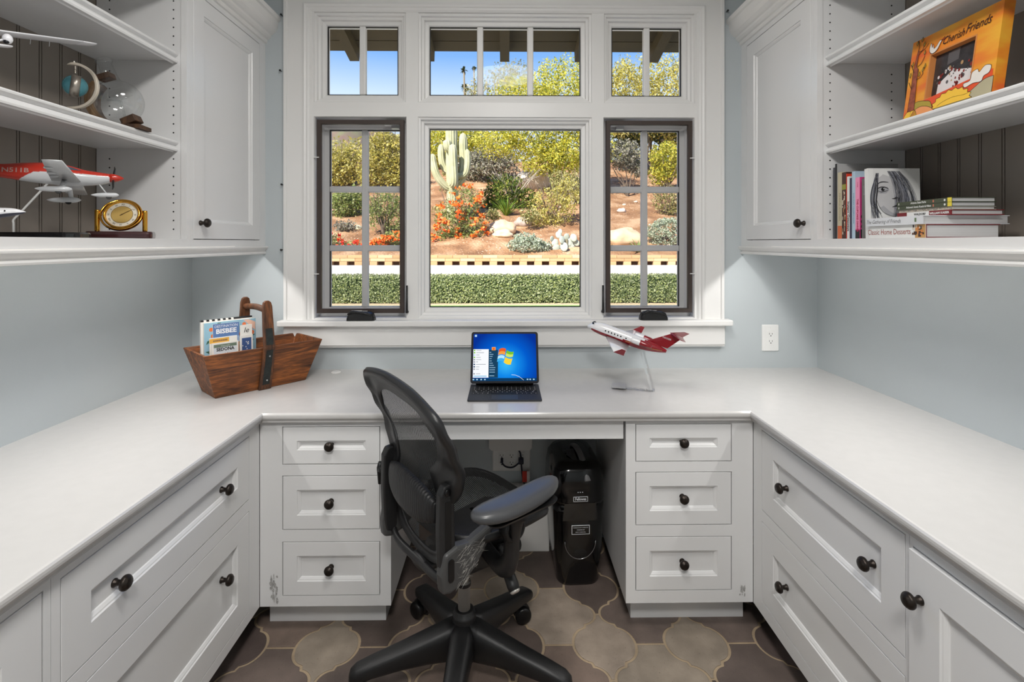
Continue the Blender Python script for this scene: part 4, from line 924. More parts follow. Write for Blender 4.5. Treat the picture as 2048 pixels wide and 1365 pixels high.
def wing(m, root, tip, rc, tcd, th=.1):
    """airfoil slab: root and tip leading edge points, chords back along -x; section vertical to the span"""
    root, tip = Vector(root), Vector(tip); sp = (tip - root).normalized(); up = Vector((1, 0, 0)).cross(sp); up = up if abs(up.z) > abs(up.y) else up
    up.normalize(); rs = []
    for p, c in ((root, rc), (root.lerp(tip, .5), (rc + tcd) / 2), (tip, tcd)):
        rs.append([p + Vector((-c * u, 0, 0)) + up * (c * th * h) for u, h in ((0, 0), (.06, .32), (.3, .5), (.65, .32), (1, .03), (1, -.03), (.65, -.2), (.3, -.3), (.06, -.22))])
    return m.rings(rs)
JW = mat('model_white', (232, 232, 234), .22, var=.01, coat=.5); JR = mat('model_crimson', (140, 18, 32), .22, var=.05, coat=.6); JG = mat('model_gold', (206, 164, 104), .35, .2); JB = mat('model_black', (18, 20, 26), .2); ACRYL = None
def acrylic():
    if 'acrylic' in MATS: return MATS['acrylic']
    t = NT('acrylic'); g = t.new('BsdfGlass'); g.inputs['IOR'].default_value = 1.3; g.inputs['Roughness'].default_value = .02; tr = t.new('BsdfTransparent'); mx = t.new('MixShader'); mx.inputs[0].default_value = .75
    t.link(tr.outputs[0], mx.inputs[1]); t.link(g.outputs[0], mx.inputs[2]); t.link(mx.outputs[0], t.out.inputs[0]); MATS['acrylic'] = t.m; return t.m
def jet():
    nose, tail = at(1176, 648, Y=2.08), at(1332, 706, Y=1.95); d = (nose - tail); L = d.length; d.normalize()
    lf = Vector((-.5, -1, -.10)); lf = (lf - d * lf.dot(d)).normalized(); up = d.cross(lf); M = frame(tail, d, lf, up); k = L / .33
    base = at(1275, 781, Z=ZT); e = empty('model_jet', Matrix.Translation((base.x, base.y, ZT)), 'white and dark red model business jet climbing on clear acrylic stand right of the tablet', 'model plane'); off = e.matrix_world.inverted() @ M @ Matrix.Scale(k, 4)
    st = dense([(-.0, .006, .004, .006), (.03, .004, .013, .014), (.08, .001, .0215, .022), (.13, 0, .0245, .0255), (.2, 0, .0245, .0255), (.26, 0, .0243, .0253), (.29, -.001, .022, .022), (.312, -.004, .015, .014), (.325, -.008, .007, .007), (.33, -.009, .001, .001)])
    line = lambda x: -.008 + .0 * x + (.012 * max(0, (.21 - x) / .1)) + (.06 * max(0, (.105 - x) / .08))
    m = MB(); m.M = off; body(m, st, 28, lambda x, y, z: 1 if z < line(x) and x < .31 else 0); f = m.build('fuselage', [JW, JR], e)
    for i, x in enumerate([.247, .234, .221, .208, .195, .182, .160]):
        m = MB(); m.M = off @ T(x, .0237, .0062, rx=-76); m.lathe([(.0030, -.002), (.0030, .0014)], 10); m.build('cabin_window', JB, f)
    m = MB(); m.M = off; m.smooth = False
    for s in (1, -1): m.add([(.302, .0095 * s, .0145), (.309, .0055 * s, .0105), (.307, .0110 * s, .0065), (.297, .0165 * s, .0095)], [(0, 1, 2, 3)]); m.add([(.3095, .0045 * s, .0105), (.3095, .0, .0115), (.3035, 0, .0165), (.3030, .008 * s, .0150)], [(0, 1, 2, 3)])
    m.v = [tuple(Vector(p) + (off.to_3x3() @ Vector((.004, 0, .0042)))) for p in m.v]; m.build('cockpit_glass', JB, f)
    m = MB(); m.M = off; m.smooth = True
    for w_, x0 in ((.0022, .16), (.0018, .13)):
        m.tube([off.inverted() @ (off @ Vector(p)) for p in ((x0, .0240, -.006 + (.16 - x0) * .2), (x0 - .06, .0225, -.001), (x0 - .115, .0125, .006))], w_ * .5, 6)
    m.build('gold_stripe', JG, f)
    for s in (1, -1):
        m = MB(); m.M = off; wing(m, (.243, .018 * s, -.018), (.170, .170 * s, -.012), .102, .040, .11); w_ = m.build('wing', JW, e, smooth=True)
        m = MB(); m.M = off; wing(m, (.170, .170 * s, -.012), (.142, .180 * s, .014), .040, .016, .09); m.build('winglet', JR, w_)
        m = MB(); m.M = off @ T(0, .036 * s, .014); body(m, dense([(.055, 0, .006, .006), (.075, 0, .011, .011), (.11, 0, .0125, .0125), (.135, 0, .011, .011), (.137, 0, .009, .009)], 4), 18, lambda x, y, z: 1 if x < .098 else 0); m.M = off; m.box(.075, .12, min(.018 * s, .03 * s), max(.018 * s, .03 * s), .01, .014); m.build('engine', [JW, JR], e)
    m = MB(); m.M = off; wing(m, (.085, 0, .018), (.0, 0, .083), .085, .045, .09); fin = m.build('tail_fin', JR, e)
    m = MB(); m.M = off; m.text('N525BR', .010, T(.012, .0042, .058, rx=90, rz=180), sx=1., mat=0); m.build('registration', JW, fin)
    for s in (1, -1): m = MB(); m.M = off; wing(m, (.008, .002 * s, .083), (-.038, .062 * s, .087), .05, .022, .1); m.build('tailplane', JR, e)
    # clear bent stand
    i_ = e.matrix_world.inverted(); top = i_ @ at(1284, 703, Y=2.03); foot = i_ @ at(1306, 783, Z=ZT + .003); A = acrylic(); u = (top - foot).normalized()
    m = MB(); m.tube([foot, foot.lerp(top, .5), top], [(.0105, .0035)] * 3, 4, up=(-.25, 1, 0)); m.build('stand_arm', A, e, fix=True)
    q = i_ @ at(1232, 777, Z=ZT); p = i_ @ at(1306, 783, Z=ZT); q.z = p.z = .0036
    m = MB(); m.tube([p, p.lerp(q, .5), q], [(.017, .0033)] * 3, 4, up=(0, 0, 1)); m.build('stand_base', A, e)
    m = MB().at(q.x + .012, q.y, .0062, rz=math.degrees(math.atan2(p.y - q.y, p.x - q.x))); m.box(-.028, .028, -.026, .026, 0, .008); m.build('name_plate', mat('plate_grey', (176, 176, 178), .35), e, bevel=.001)
jet()

# ------------------------------------------------------------------ wall outlet and small wall things
def outlet(M, gangs, label, parent=None, name='wall_outlet', w=.079, h=.124):
    e = empty(name, M, label, 'outlet'); W = w + .046 * (gangs - 1); PL = mat('outlet_white', (238, 238, 236), .35)
    m = MB(); m.rings([[(x, y, z) for x, z in rrect(W * s, h - W + W * s, .004, 3)] for s, y in ((1, 0), (1, -.003), (.94, -.006))]); m.build('cover_plate', PL, e)
    for g in range(gangs):
        cx = (g - (gangs - 1) / 2) * .046; m = MB(); m.box(cx - .0165, cx + .0165, -.0075, -.005, -.0335, .0335); r_ = m.build('receptacle', PL, e, bevel=.0006)
        m = MB()
        for cz in (.017, -.017):
            m.M = Matrix(); m.box(cx - .0075, cx - .0055, -.0079, -.0074, cz - .001, cz + .007); m.box(cx + .0055, cx + .0075, -.0079, -.0074, cz, cz + .006); m.M = T(cx, -.0074, cz - .0065, rx=90); m.lathe([(.0026, 0), (.0026, .0006)], 10)
        m.build('slots', BLACK, r_)
    m = MB()
    for cz in (h * .39, -h * .39): m.M = T(0, -.006, cz, rx=90); m.lathe([(.0028, 0), (.0025, .0008)], 10)
    m.build('screws', PL, e); return e
outlet(T(*at(1540, 676, Y=YB - .0005)), 1, 'white double outlet on the wall between the window and the right corner')
o = outlet(T(*at(1023, 918, Y=YB - .0005)), 3, 'white wide three gang outlet plate on the wall under the desk', w=.085, h=.112)
m = MB(); p0, p1 = at(978, 882, Y=YB), at(1064, 897, Y=YB); m.prism([(p0.x, p0.z + .05), (p0.x, p1.z + .012), (p0.x + .012, p1.z), (p1.x - .012, p1.z), (p1.x, p1.z + .012), (p1.x, p0.z + .05)], YB - .03, YB, 'Y')
tag(m.build('cable_cover', TRIM, bevel=.002), 'white cable cover on the wall above the outlet plate under the desk', 'cable cover')
CB = mat('blue_black_cord', (16, 20, 44), .45)
def cord():
    f = lambda x, y, d=.03: at(x, y, Y=YB - d); e = empty('power_cord', T(*f(1040, 912)), 'dark blue power cord with plug and red tag hanging from the outlet under the desk', 'cord'); i_ = e.matrix_world.inverted()
    m = MB(); m.smooth = True; m.tube([i_ @ p for p in catmull([f(1036, 898, .02), f(1041, 908), f(1042, 920), f(1043, 932), f(1044, 945), f(1047, 962), f(1050, 985, .04), f(1052, 1015, .05), f(1056, 1050, .04)], 6)], .0038, 8); m.build('cable', CB, e)
    m = MB(); m.smooth = True; m.tube([i_ @ p for p in catmull([f(1003, 918, .02), f(1004, 926), f(1012, 934), f(1026, 935), f(1038, 926), f(1042, 920)], 6)], .0038, 8); m.build('cable', CB, e)
    q = i_ @ f(1042, 922, .022); m = MB(); m.box(q.x - .012, q.x + .012, -.012 + q.y, .014 + q.y, q.z - .014, q.z + .012); m.build('plug', CB, e, bevel=.004)
    q = i_ @ f(1004, 921, .018); m = MB(); m.box(q.x - .006, q.x + .006, -.012 + q.y, .012 + q.y, q.z - .009, q.z + .006); m.build('plug', CB, e, bevel=.002)
    a, b = i_ @ f(1049, 950, .036), i_ @ f(1053, 942, .036); m = MB(); m.box(a.x - .010, a.x + .011, a.y - .001, a.y + .0005, a.z - .034, a.z + .016); m.mat = 1; m.box(a.x + .011, a.x + .024, a.y - .001, a.y + .0005, a.z - .034, a.z + .016); m.build('warning_tag', [mat('tag_red', (206, 52, 34), .5), mat('tag_white', (222, 214, 210), .5, var=.25, scale=300)], e, label='red and white paper tag')
cord()
MB().box(-.40, .425, YB - .012, YB, 0, .075).build('baseboard_back', mat('baseboard_tile', (148, 116, 96), .7, var=.15, scale=14)).__setitem__('kind', 'structure')
def wbox():
    a, b = at(1046, 1078, Y=2.26), at(1104, 1000, Y=2.26); e = empty('cable_box', T((a.x + b.x) / 2 - .034, 2.255, 0), 'white box standing against the wall under the desk beside the shredder', 'box'); w = (b.x - a.x) / 2 + .022
    m = MB(); m.box(-w, w, 0, .09, .0, .27); m.build('case', mat('box_white', (224, 222, 218), .5), e, bevel=.004); m = MB(); m.box(w, w + .0012, .03, .055, .10, .20); m.build('side_slot', BLACK, e)
    m = MB(); m.smooth = True; m.tube(catmull([(-.06, -.004, .21), (-.03, -.010, .19), (0, -.008, .20), (.01, -.012, .175), (.03, -.008, .21), (.05, -.004, .23)], 6), .003, 6); m.build('thin_cable', BLACK, e)
wbox()
# black screws and hooks left in the wall along the casing
for i, (x, y) in enumerate(((565, 32), (563, 143), (566, 370), (565, 500), (564, 644), (1453, 24))):
    p = at(x, y, Y=YB); m = MB().at(p.x, YB, p.z, rx=90); m.smooth = True; m.lathe([(.0022, -.002), (.0022, .012), (.0045, .013), (.005, .017), (.003, .0195)], 10)
    tag(m.build('wall_screw', BLACK), ['black screw high beside the left casing near the crown', 'black screw in the wall beside the left casing, level with the clear flask', 'black screw beside the left casing, level with the red model plane', 'black screw beside the left casing just under the cabinet moulding', 'black screw just above the left end of the window sill', 'black screw high beside the right casing'][i], 'screw', None)

# ------------------------------------------------------------------ shredder
def shredder():
    e = empty('paper_shredder', T(.292, 2.16, 0, rz=3), 'tall glossy black paper shredder standing under the desk against the drawer bank', 'shredder')
    G = mat('gloss_black', (7, 7, 8), .16, var=.05, coat=.25); D = mat('satin_black', (20, 20, 21), .4); SV = mat('silver_trim', (150, 150, 152), .25, .9); W = mat('print_white', (240, 242, 246), .4)
    ring = lambda w, d, z, y=0: [(x, yy, z) for x, yy in rrect(w, d, min(w, d) * .28, 5, 0, y)]
    m = MB(); m.smooth = True; m.rings([ring(.165, .25, 0), ring(.172, .262, .012), ring(.196, .29, .14), ring(.212, .305, .30), ring(.212, .305, .335)]); m.build('bin', G, e)
    m = MB(); m.smooth = True; m.rings([ring(.214, .307, .336), ring(.216, .31, .35), ring(.212, .306, .42), ring(.196, .29, .465), ring(.165, .26, .485), ring(.12, .21, .492)]); h = m.build('head', G, e)
    m = MB(); m.smooth = True; m.tube(catmull([(.030, -.150, .430), (.026, -.128, .466), (.018, -.07, .500), (.010, .0, .510), (.006, .05, .496)], 5), [(.0135, .008)] * 21, 10); m.build('handle', mat('grey_handle', (128, 128, 130), .3), h)
    m = MB().at(-.020, -.06, .4935, rx=6); m.add([(-.028, .05, 0), (-.012, .035, .002), (-.02, .01, .002), (-.006, -.02, .002), (0, -.055, 0), (.018, -.05, .002), (.02, .06, .002)], [(0, 1, 2, 3, 4, 5, 6)]); m.build('feed_slot', mat('slot_grey', (66, 66, 68), .3), h)
    yf = lambda z: -((.131 + .014 * (z - .012) / .128) if z < .14 else (.145 + .0075 * (z - .14) / .16)) - .0012
    m = MB(); z = .405; m.add([(-.035, -.1535, z - .006), (.025, -.1535, z - .006), (.02, -.150, z + .008), (-.03, -.150, z + .008)], [(0, 1, 2, 3)]); m.build('control_switch', mat('switch_olive', (96, 98, 80), .3), h)
    m = MB(); m.mat = 0; m.box(-.029, .029, -.1562, -.1545, .352, .372); m.mat = 1; m.box(-.027, .027, -.1566, -.156, .354, .370); m.text('Fellowes', .0155, Matrix.Translation((0, -.1569, .3625)) @ FRONT, mat=0, sx=.82, weight=.0004); m.build('brand_plate', [W, G], h, label='black plate with white brand lettering')
    m = MB(); m.add([(-.072, -.1532, .275), (.07, -.1532, .275), (.062, -.1552, .345), (-.064, -.1552, .345)], [(0, 1, 2, 3)]); m.build('clear_window', mat('smoked_window', (20, 20, 21), .08, coat=.5), e)
    m = MB(); m.mat = 0; m.box(-.036, .036, -.1560, -.1535, .222, .258); m.mat = 1; m.box(-.034, .034, -.1563, -.1558, .224, .256)
    for i, s in enumerate(('PLEASE DO NOT OVERLOAD', 'SHREDDER BIN', 'EMPTY WHEN FULL')): m.text(s, .0052, Matrix.Translation((0, -.1566, .249 - i * .009)) @ FRONT, mat=0, sx=.9)
    m.build('instruction_label', [W, G], e, label='black label with small white text')
    m = MB(); m.smooth = True; m.tube([(.062 * math.cos(t), yf(.15 + .06 * math.sin(t)) - .001, .19 + .075 * math.sin(t)) for t in (PI + PI * i / 16 for i in range(17))], .0022, 6); m.build('pull_trim', SV, e)
    m = MB(); m.smooth = True; m.ball((0, -.139, .145), (.045, .008, .03), 16, 8); m.build('pull_recess', D, e)
    m = MB(); m.mat = 0
    for i in range(3): m.box(-.012 + i * .009, -.008 + i * .009, -.1548, -.153, .387, .390)
    m.build('indicator_lights', W, h)
shredder()
# ------------------------------------------------------------------ mesh office chair
def chair():
    PHI = 51.; e = empty('office_chair', T(-.13, 1.60, 0, rz=-PHI), 'black mesh office chair seen from behind, turned to the right, scuffed at its hip', 'office chair')
    FR = mat('chair_graphite', (36, 36, 37), .38, var=.08, scale=30, bump=.08, bscale=500); BK = mat('chair_black', (22, 22, 23), .42, bump=.12, bscale=600); GY = mat('chair_grey', (92, 92, 91), .5, var=.05)
    PAD = mat('arm_pad', (70, 71, 73), .34, var=.04, coat=.1); CH = mat('chrome', (206, 202, 196), .36, .55, var=.03); RB = mat('caster_black', (14, 14, 15), .35)
    MX = strands('pellicle_back', (26, 27, 28), 0, .0052, .70); MY = strands('pellicle_seat', (22, 22, 23), 1, .0062, .80)
    # --- star base
    m = MB(); m.smooth = True; m.lathe([(.03, .075), (.046, .082), (.05, .12), (.044, .17), (.036, .205), (.036, .212), (.031, .214), (.031, .224), (.028, .226), (.019, .226)], 28); m.build('hub', BK, e)
    for i, wa in enumerate((-95, -21, 51, 123, 195)):
        a = R(wa + PHI); M = Matrix.Rotation(a, 4, 'Z')
        m = MB(); m.M = M; m.smooth = True; rs = []
        for r, zt, zb, w in ((.025, .198, .080, .040), (.06, .190, .082, .038), (.12, .172, .087, .035), (.2, .150, .086, .031), (.28, .130, .080, .028), (.325, .117, .073, .0265), (.343, .104, .072, .021), (.348, .090, .078, .010)):
            zc, hh = (zt + zb) / 2, (zt - zb) / 2; rs.append([(r, w * math.copysign(abs(math.cos(t)) ** .6, math.cos(t)), zc + hh * math.copysign(abs(math.sin(t)) ** .7, math.sin(t))) for t in (2 * PI * j / 20 for j in range(20))])
        m.rings(rs); m.build('base_leg', BK, e)
        c = empty('caster', M @ T(.322, 0, 0, rz=(20, 70, -35, 200, -60)[i])); c.parent = e; c.matrix_local = M @ T(.322, 0, 0, rz=(20, 70, -35, 200, -60)[i])
        m = MB(); m.smooth = True; m.lathe([(.006, .045), (.006, .082)], 12); m.M = T(-.012, 0, .031); m.tube([(0, .006, .003), (0, -.006, .003)], .029, 18); c_ = m.build('caster_hood', BK, c)
        for s in (1, -1):
            m = MB().at(-.012, 0, .030, rx=90); m.smooth = True; m.lathe([(.010, s * .029), (.022, s * .0285), (.0275, s * .026), (.0295, s * .021), (.0295, s * .011), (.027, s * .009), (.01, s * .009)], 24); m.build('wheel', RB, c)
    m = MB(); m.smooth = True; m.lathe([(.0195, .222), (.0195, .300), (.0215, .301), (.0215, .309), (.019, .311), (.016, .312)], 24); m.build('column_sleeve', CH, e)
    m = MB(); m.lathe([(.0218, .3005), (.0222, .303), (.0222, .308), (.0216, .311)], 24, cap=False); m.build('sleeve_ring', BK, e)
    m = MB(); m.smooth = True; m.lathe([(.0148, .305), (.0148, .40)], 22); m.build('gas_spring', CH, e)
    # --- tilt mechanism under the seat
    m = MB(); m.prism([(-.06, .375), (-.075, .43), (-.05, .50), (.13, .515), (.20, .49), (.205, .45), (.13, .385), (.06, .365)], -.07, .07, 'X'); m.build('tilt_mechanism', BK, e, bevel=.012, seg=3)
    m = MB(); m.smooth = True; m.tube(catmull([(-.10, .06, .43), (-.06, .17, .385), (0, .20, .365), (.06, .17, .385), (.10, .06, .43)], 6), [(.012, .02)] * 25, 10, up=(0, 0, 1)); m.build('front_crossbar', FR, e)
    m = MB(); m.rings([[(x + dx, y, z) for x, z in rrect(.075, .10, .022, 4, -.055, .40)] for y, dx in ((-.085, 0), (-.055, 0))]); m.build('tension_housing', GY, e, bevel=.004, label='light grey rounded housing')
    m = MB(); m.smooth = True; M0 = Vector((.155, .045, .415)); d = Vector((.55, -.05, -.55)).normalized(); m.tube([M0 + d * t for t in (0, .012, .05, .064, .068)], [.012, .017, .018, .016, .010], 16); k = m.build('tension_knob', BK, e)
    m = MB(); m.smooth = True; m.tube([M0 + d * t for t in (.064, .069, .0715)], [.0155, .014, .010], 16); m.build('knob_cap', CH, k)
    m = MB(); m.prism([(.0, .0), (.022, .012), (.026, -.012), (.006, -.034), (-.016, -.014), (-.018, .010)], 0, .008, 'X'); o = m.build('tilt_lever', GY, e, bevel=.003); o.location = (.165, .03, .46)
    # --- seat
    hw, yf, yr, SZ = .205, .245, -.145, .548
    def seat_xy(t, s=1.):
        c, q = math.cos(t), math.sin(t); n = 3.4; x = math.copysign(abs(c) ** (2 / n), c) * hw * s; y = math.copysign(abs(q) ** (2 / n), q); y = (y * (yf - .03) * s + .03) if y > 0 else (y * (.03 - yr) * s + .03)
        return x * (1 - .08 * max(0, -(y - .03) / .17)), y
    def seat_z(x, y): return SZ + .020 * (x / hw) ** 2 - .022 * max(0, (y - .12) / .125) ** 2 + .012 * max(0, (-.05 - y) / .1)
    m = MB(); m.smooth = True
    def sf(u, v): x, y = seat_xy(2 * PI * u, .04 + .92 * v); return (x, y, seat_z(x, y) - .018 * (1 - v * v))
    m.grid(sf, 64, 10, True); m.build('seat_mesh', MY, e, label='black woven mesh with fine lines across')
    m = MB(); m.smooth = True; rs = []
    for j in range(72):
        t = 2 * PI * j / 72; a = seat_xy(t, 1.0); b = seat_xy(t, .90); za, zb = seat_z(*a), seat_z(*b) - .004
        rs.append([(a[0], a[1], za - .004), (a[0] * 1.012, a[1] * 1.012 - .0004, za - .016), (a[0], a[1], za - .026), (b[0], b[1], zb - .020), (b[0], b[1], zb + .001), ((a[0] + b[0]) / 2, (a[1] + b[1]) / 2, (za + zb) / 2 + .002)])
    m.rings(rs, closed=True); m.build('seat_frame', BK, e)
    # --- backrest : surface y(x, z)
    def yb(x, z):
        ks = [(.44, -.135), (.50, -.150), (.60, -.172), (.70, -.178), (.78, -.192), (.86, -.214), (.93, -.230), (1.01, -.248)]; es = [(.44, .02), (.55, .03), (.70, .036), (.80, .030), (.88, .012), (.95, -.006), (1.01, -.014)]
        f = lambda L: next(a[1] + (b[1] - a[1]) * (lambda s: s * s * (3 - 2 * s))((z - a[0]) / (b[0] - a[0])) for a, b in zip(L, L[1:]) if z <= b[0]) if z < 1.01 else L[-1][1]
        return f(ks) + f(es) * (abs(x) / .21) ** 2
    OUT = [(0, .996), (.08, .994), (.155, .984), (.212, .964), (.230, .916), (.230, .86), (.223, .80), (.210, .752), (.188, .714), (.164, .68), (.154, .63), (.152, .57), (.142, .52), (.113, .483), (.06, .466), (0, .462)]
    INN = [(0, .944), (.07, .943), (.118, .930), (.150, .902), (.162, .865), (.152, .832), (.124, .796), (.098, .764), (.102, .725), (.114, .68), (.120, .62), (.124, .57), (.113, .53), (.088, .504), (.05, .492), (0, .489)]
    ROLL = Matrix.Translation((0, 0, .7)) @ Matrix.Rotation(R(6), 4, 'Y') @ Matrix.Translation((0, 0, -.7))
    full = lambda L: (lambda H: H + [(-x, z) for x, z in reversed(H[1:-1])])([(v.x, v.y) for v in catmull([(x, z, 0) for x, z in L], 5)])
    o_, i_ = full(OUT), full(INN); rs = []
    for (x, z), (u, w) in zip(o_, i_):
        p, q = Vector((x, yb(x, z), z)), Vector((u, yb(u, w), w)); mid = (p + q) / 2; n_ = Vector((0, 1, 0)); d = (p - q); L = d.length; d.normalize(); n_ = (n_ - d * n_.dot(d)).normalized()
        rs.append([q + n_ * .003, q.lerp(p, .45) + n_ * .005, q.lerp(p, .8) + n_ * .008, p + n_ * .010, p + d * .005, p - n_ * .012, q.lerp(p, .86) - n_ * .015, q.lerp(p, .70) - n_ * .006, q.lerp(p, .3) - n_ * .004, q - n_ * .003])
    m = MB(); m.smooth = True; m.M = ROLL; m.rings(rs, closed=True); m.build('back_frame', FR, e, label='dark graphite plastic frame')
    hw_ = lambda z: next((a[0] + (b[0] - a[0]) * (a[1] - z) / (a[1] - b[1]) for a, b in zip(INN_, INN_[1:]) if b[1] <= z <= a[1]), .0)
    INN_ = [(v.x, v.y) for v in catmull([(x, z, 0) for x, z in INN], 5)]
    m = MB(); m.smooth = True; m.M = ROLL
    def bf(u, v): z = .489 + (.944 - .489) * v; x = (u - .5) * 2 * (hw_(min(max(z, .4892), .9438)) + .003); return (x, yb(x, z) + .001, z)
    m.grid(bf, 24, 44); m.build('back_mesh', MX, e, label='black woven mesh with fine upright lines')
    # lumbar pad slung behind the mesh
    t = NT('ribbed_pad'); b = t.new('BsdfPrincipled'); t.link(b.outputs[0], t.out.inputs[0]); b.inputs['Base Color'].default_value = lin((36, 36, 37)); b.inputs['Roughness'].default_value = .45
    wv = t.new('TexWave', wave_type='BANDS', bands_direction='X'); wv.inputs['Scale'].default_value = 34; t.link(t.coord(), wv.inputs['Vector']); bp = t.new('Bump'); bp.inputs['Strength'].default_value = .5; bp.inputs['Distance'].default_value = .002; t.link(wv.outputs['Fac'], bp.inputs['Height']); t.link(bp.outputs[0], b.inputs['Normal'])
    m = MB(); m.smooth = True; m.M = ROLL; rs = []
    for i in range(13):
        s = i / 12 * 2 - 1; x = s * .134; h = .058 * (1 - abs(s) ** 2.5 * .5); th = .020 * (1 - abs(s) ** 4 * .5); yc = yb(x, .655) - .020
        rs.append([(x, yc - th * math.copysign(abs(math.sin(a)) ** .7, math.sin(a)), .655 + h * math.copysign(abs(math.cos(a)) ** .7, math.cos(a))) for a in (2 * PI * j / 20 for j in range(20))])
    m.rings(rs); m.build('lumbar_pad', t.m, e, label='ribbed black lumbar cushion')
    # --- links, hip brackets
    for s in (1, -1):
        x0 = .150 * s; m = MB(); pr = [(-.196, .505), (-.190, .47), (-.168, .462), (-.152, .475), (-.150, .55), (-.152, .66), (-.152, .71), (-.165, .735), (-.186, .733), (-.198, .71), (-.200, .6)]
        m.prism(pr, x0 + .004 * s, x0 + .030 * s, 'X'); k = m.build('back_link', FR, e, bevel=.006, seg=3)
        m = MB(); m.prism([(-.184, .53), (-.164, .53), (-.164, .69), (-.184, .69)], x0 + .0302 * s, x0 + .0308 * s, 'X'); m.build('link_slot', RB, k)
        for y, z in ((-.176, .716), (-.172, .482)):
            m = MB().at(x0 + .030 * s, y, z, ry=90 * s); m.smooth = True; m.lathe([(.010, 0), (.0095, .003), (.004, .0035)], 14); m.build('bolt', RB, k)
        m = MB(); m.prism([(-.196, .452), (-.200, .50), (-.19, .555), (-.15, .566), (-.11, .560), (-.075, .572), (-.035, .585), (-.03, .566), (-.05, .53), (-.085, .487), (-.13, .455), (-.17, .445)], x0 + .006 * s, x0 + .040 * s, 'X')
        h = m.build('hip_bracket', mat('chair_hip_grey', (70, 70, 70), .42, var=.1), e, bevel=.010, seg=3, label='grey hip bracket with pale scratches' if s > 0 else None)
        if s > 0:
            r = random.Random(4); m = MB(); xs = x0 + .0412
            for k in range(130):
                y, z = r.uniform(-.150, -.06), r.uniform(.46, .56)
                if z < .45 + max(0, (y + .13)) * .95 or z > .556: continue
                a = r.choice([r.gauss(.75, .25), r.gauss(.75, .2), r.gauss(-.4, .3)]); L = r.uniform(.006, .040); w = r.uniform(.0002, .0006); du, dv = math.cos(a) * L / 2, math.sin(a) * L / 2
                m.add([(xs, y - du, z - dv), (xs, y + w, z - w), (xs, y + du, z + dv), (xs, y - w, z + w)], [(0, 1, 2, 3)])
            m.build('scratches', mat('pale_scratch', (196, 194, 188), .8), h)
            m = MB(); m.prism(rrect(.018, .06, .008, 4, -.172, .51), xs - .0005, xs + .002, 'X'); m.build('bracket_slot', RB, h)
    m = MB(); m.smooth = True; m.tube(catmull([(-.17, -.160, .468), (-.12, -.165, .448), (0, -.16, .440), (.12, -.165, .448), (.17, -.160, .468)], 6), [(.010, .014)] * 25, 12, up=(0, 0, 1)); m.build('rear_yoke', FR, e)
    m = MB(); m.smooth = True; m.tube(catmull([(0, -.165, .440), (0, -.11, .435), (0, -.05, .43)], 5), [(.05, .02)] * 11, 12, up=(0, 0, 1)); m.build('yoke_arm', FR, e)
    m = MB(); m.smooth = True; m.tube([(-.182, -.185, .655), (-.205, -.190, .650)], [.012, .011], 12); m.tube([(-.2, -.19, .675), (-.203, -.19, .655), (-.2, -.19, .605)], [.006, .010, .007], 10); m.build('lumbar_dial', RB, e)
    # --- right arm
    m = MB(); m.smooth = True; m.tube(catmull([(.08, .03, .435), (.16, .02, .43), (.215, .010, .475), (.235, .002, .56), (.262, -.005, .63), (.285, -.005, .652)], 6), [(.030, .018)] * 12 + [(.028, .018)] * 19, 12, up=(0, 1, 0)); a_ = m.build('arm_post', FR, e)
    m = MB().at(.232, .002, .583, ry=90); m.smooth = True; m.lathe([(.036, -.012), (.036, .016), (.033, .021), (.025, .0215), (.024, .017), (.016, .017), (.015, .022), (.007, .0225), (.006, .020), (.001, .020)], 28); m.build('arm_pivot', BK, a_)
    m = MB(); m.rings([[(.287 + x * w, -.010 + y * l, z) for x, y in rrect(.075, .24, .03, 5)] for w, l, z in ((.5, .6, .645), (.9, .95, .655), (1, 1, .662))]); m.smooth = True; m.build('arm_plate', BK, a_)
    m = MB(); m.smooth = True; rs = []
    for i in range(19):
        s = math.sin(PI / 2 * (i / 18 * 2 - 1)); y = -.012 + s * .158; f = max(.03, (max(0, 1 - abs(s) ** 3.4)) ** .5); w = .046 * f * (1 - .10 * s); h = .021 * (f ** .7); zc = .683 + .004 * s * s; cx = .288 - .010 * s - .014 * s * s
        rs.append([(cx + w * math.copysign(abs(math.cos(a)) ** .8, math.cos(a)), y, zc + h * math.copysign(abs(math.sin(a)) ** .8, math.sin(a))) for a in (2 * PI * j / 24 for j in range(24))])
    m.rings(rs); m.build('arm_pad', PAD, e, label='smooth blue grey arm pad')
chair()
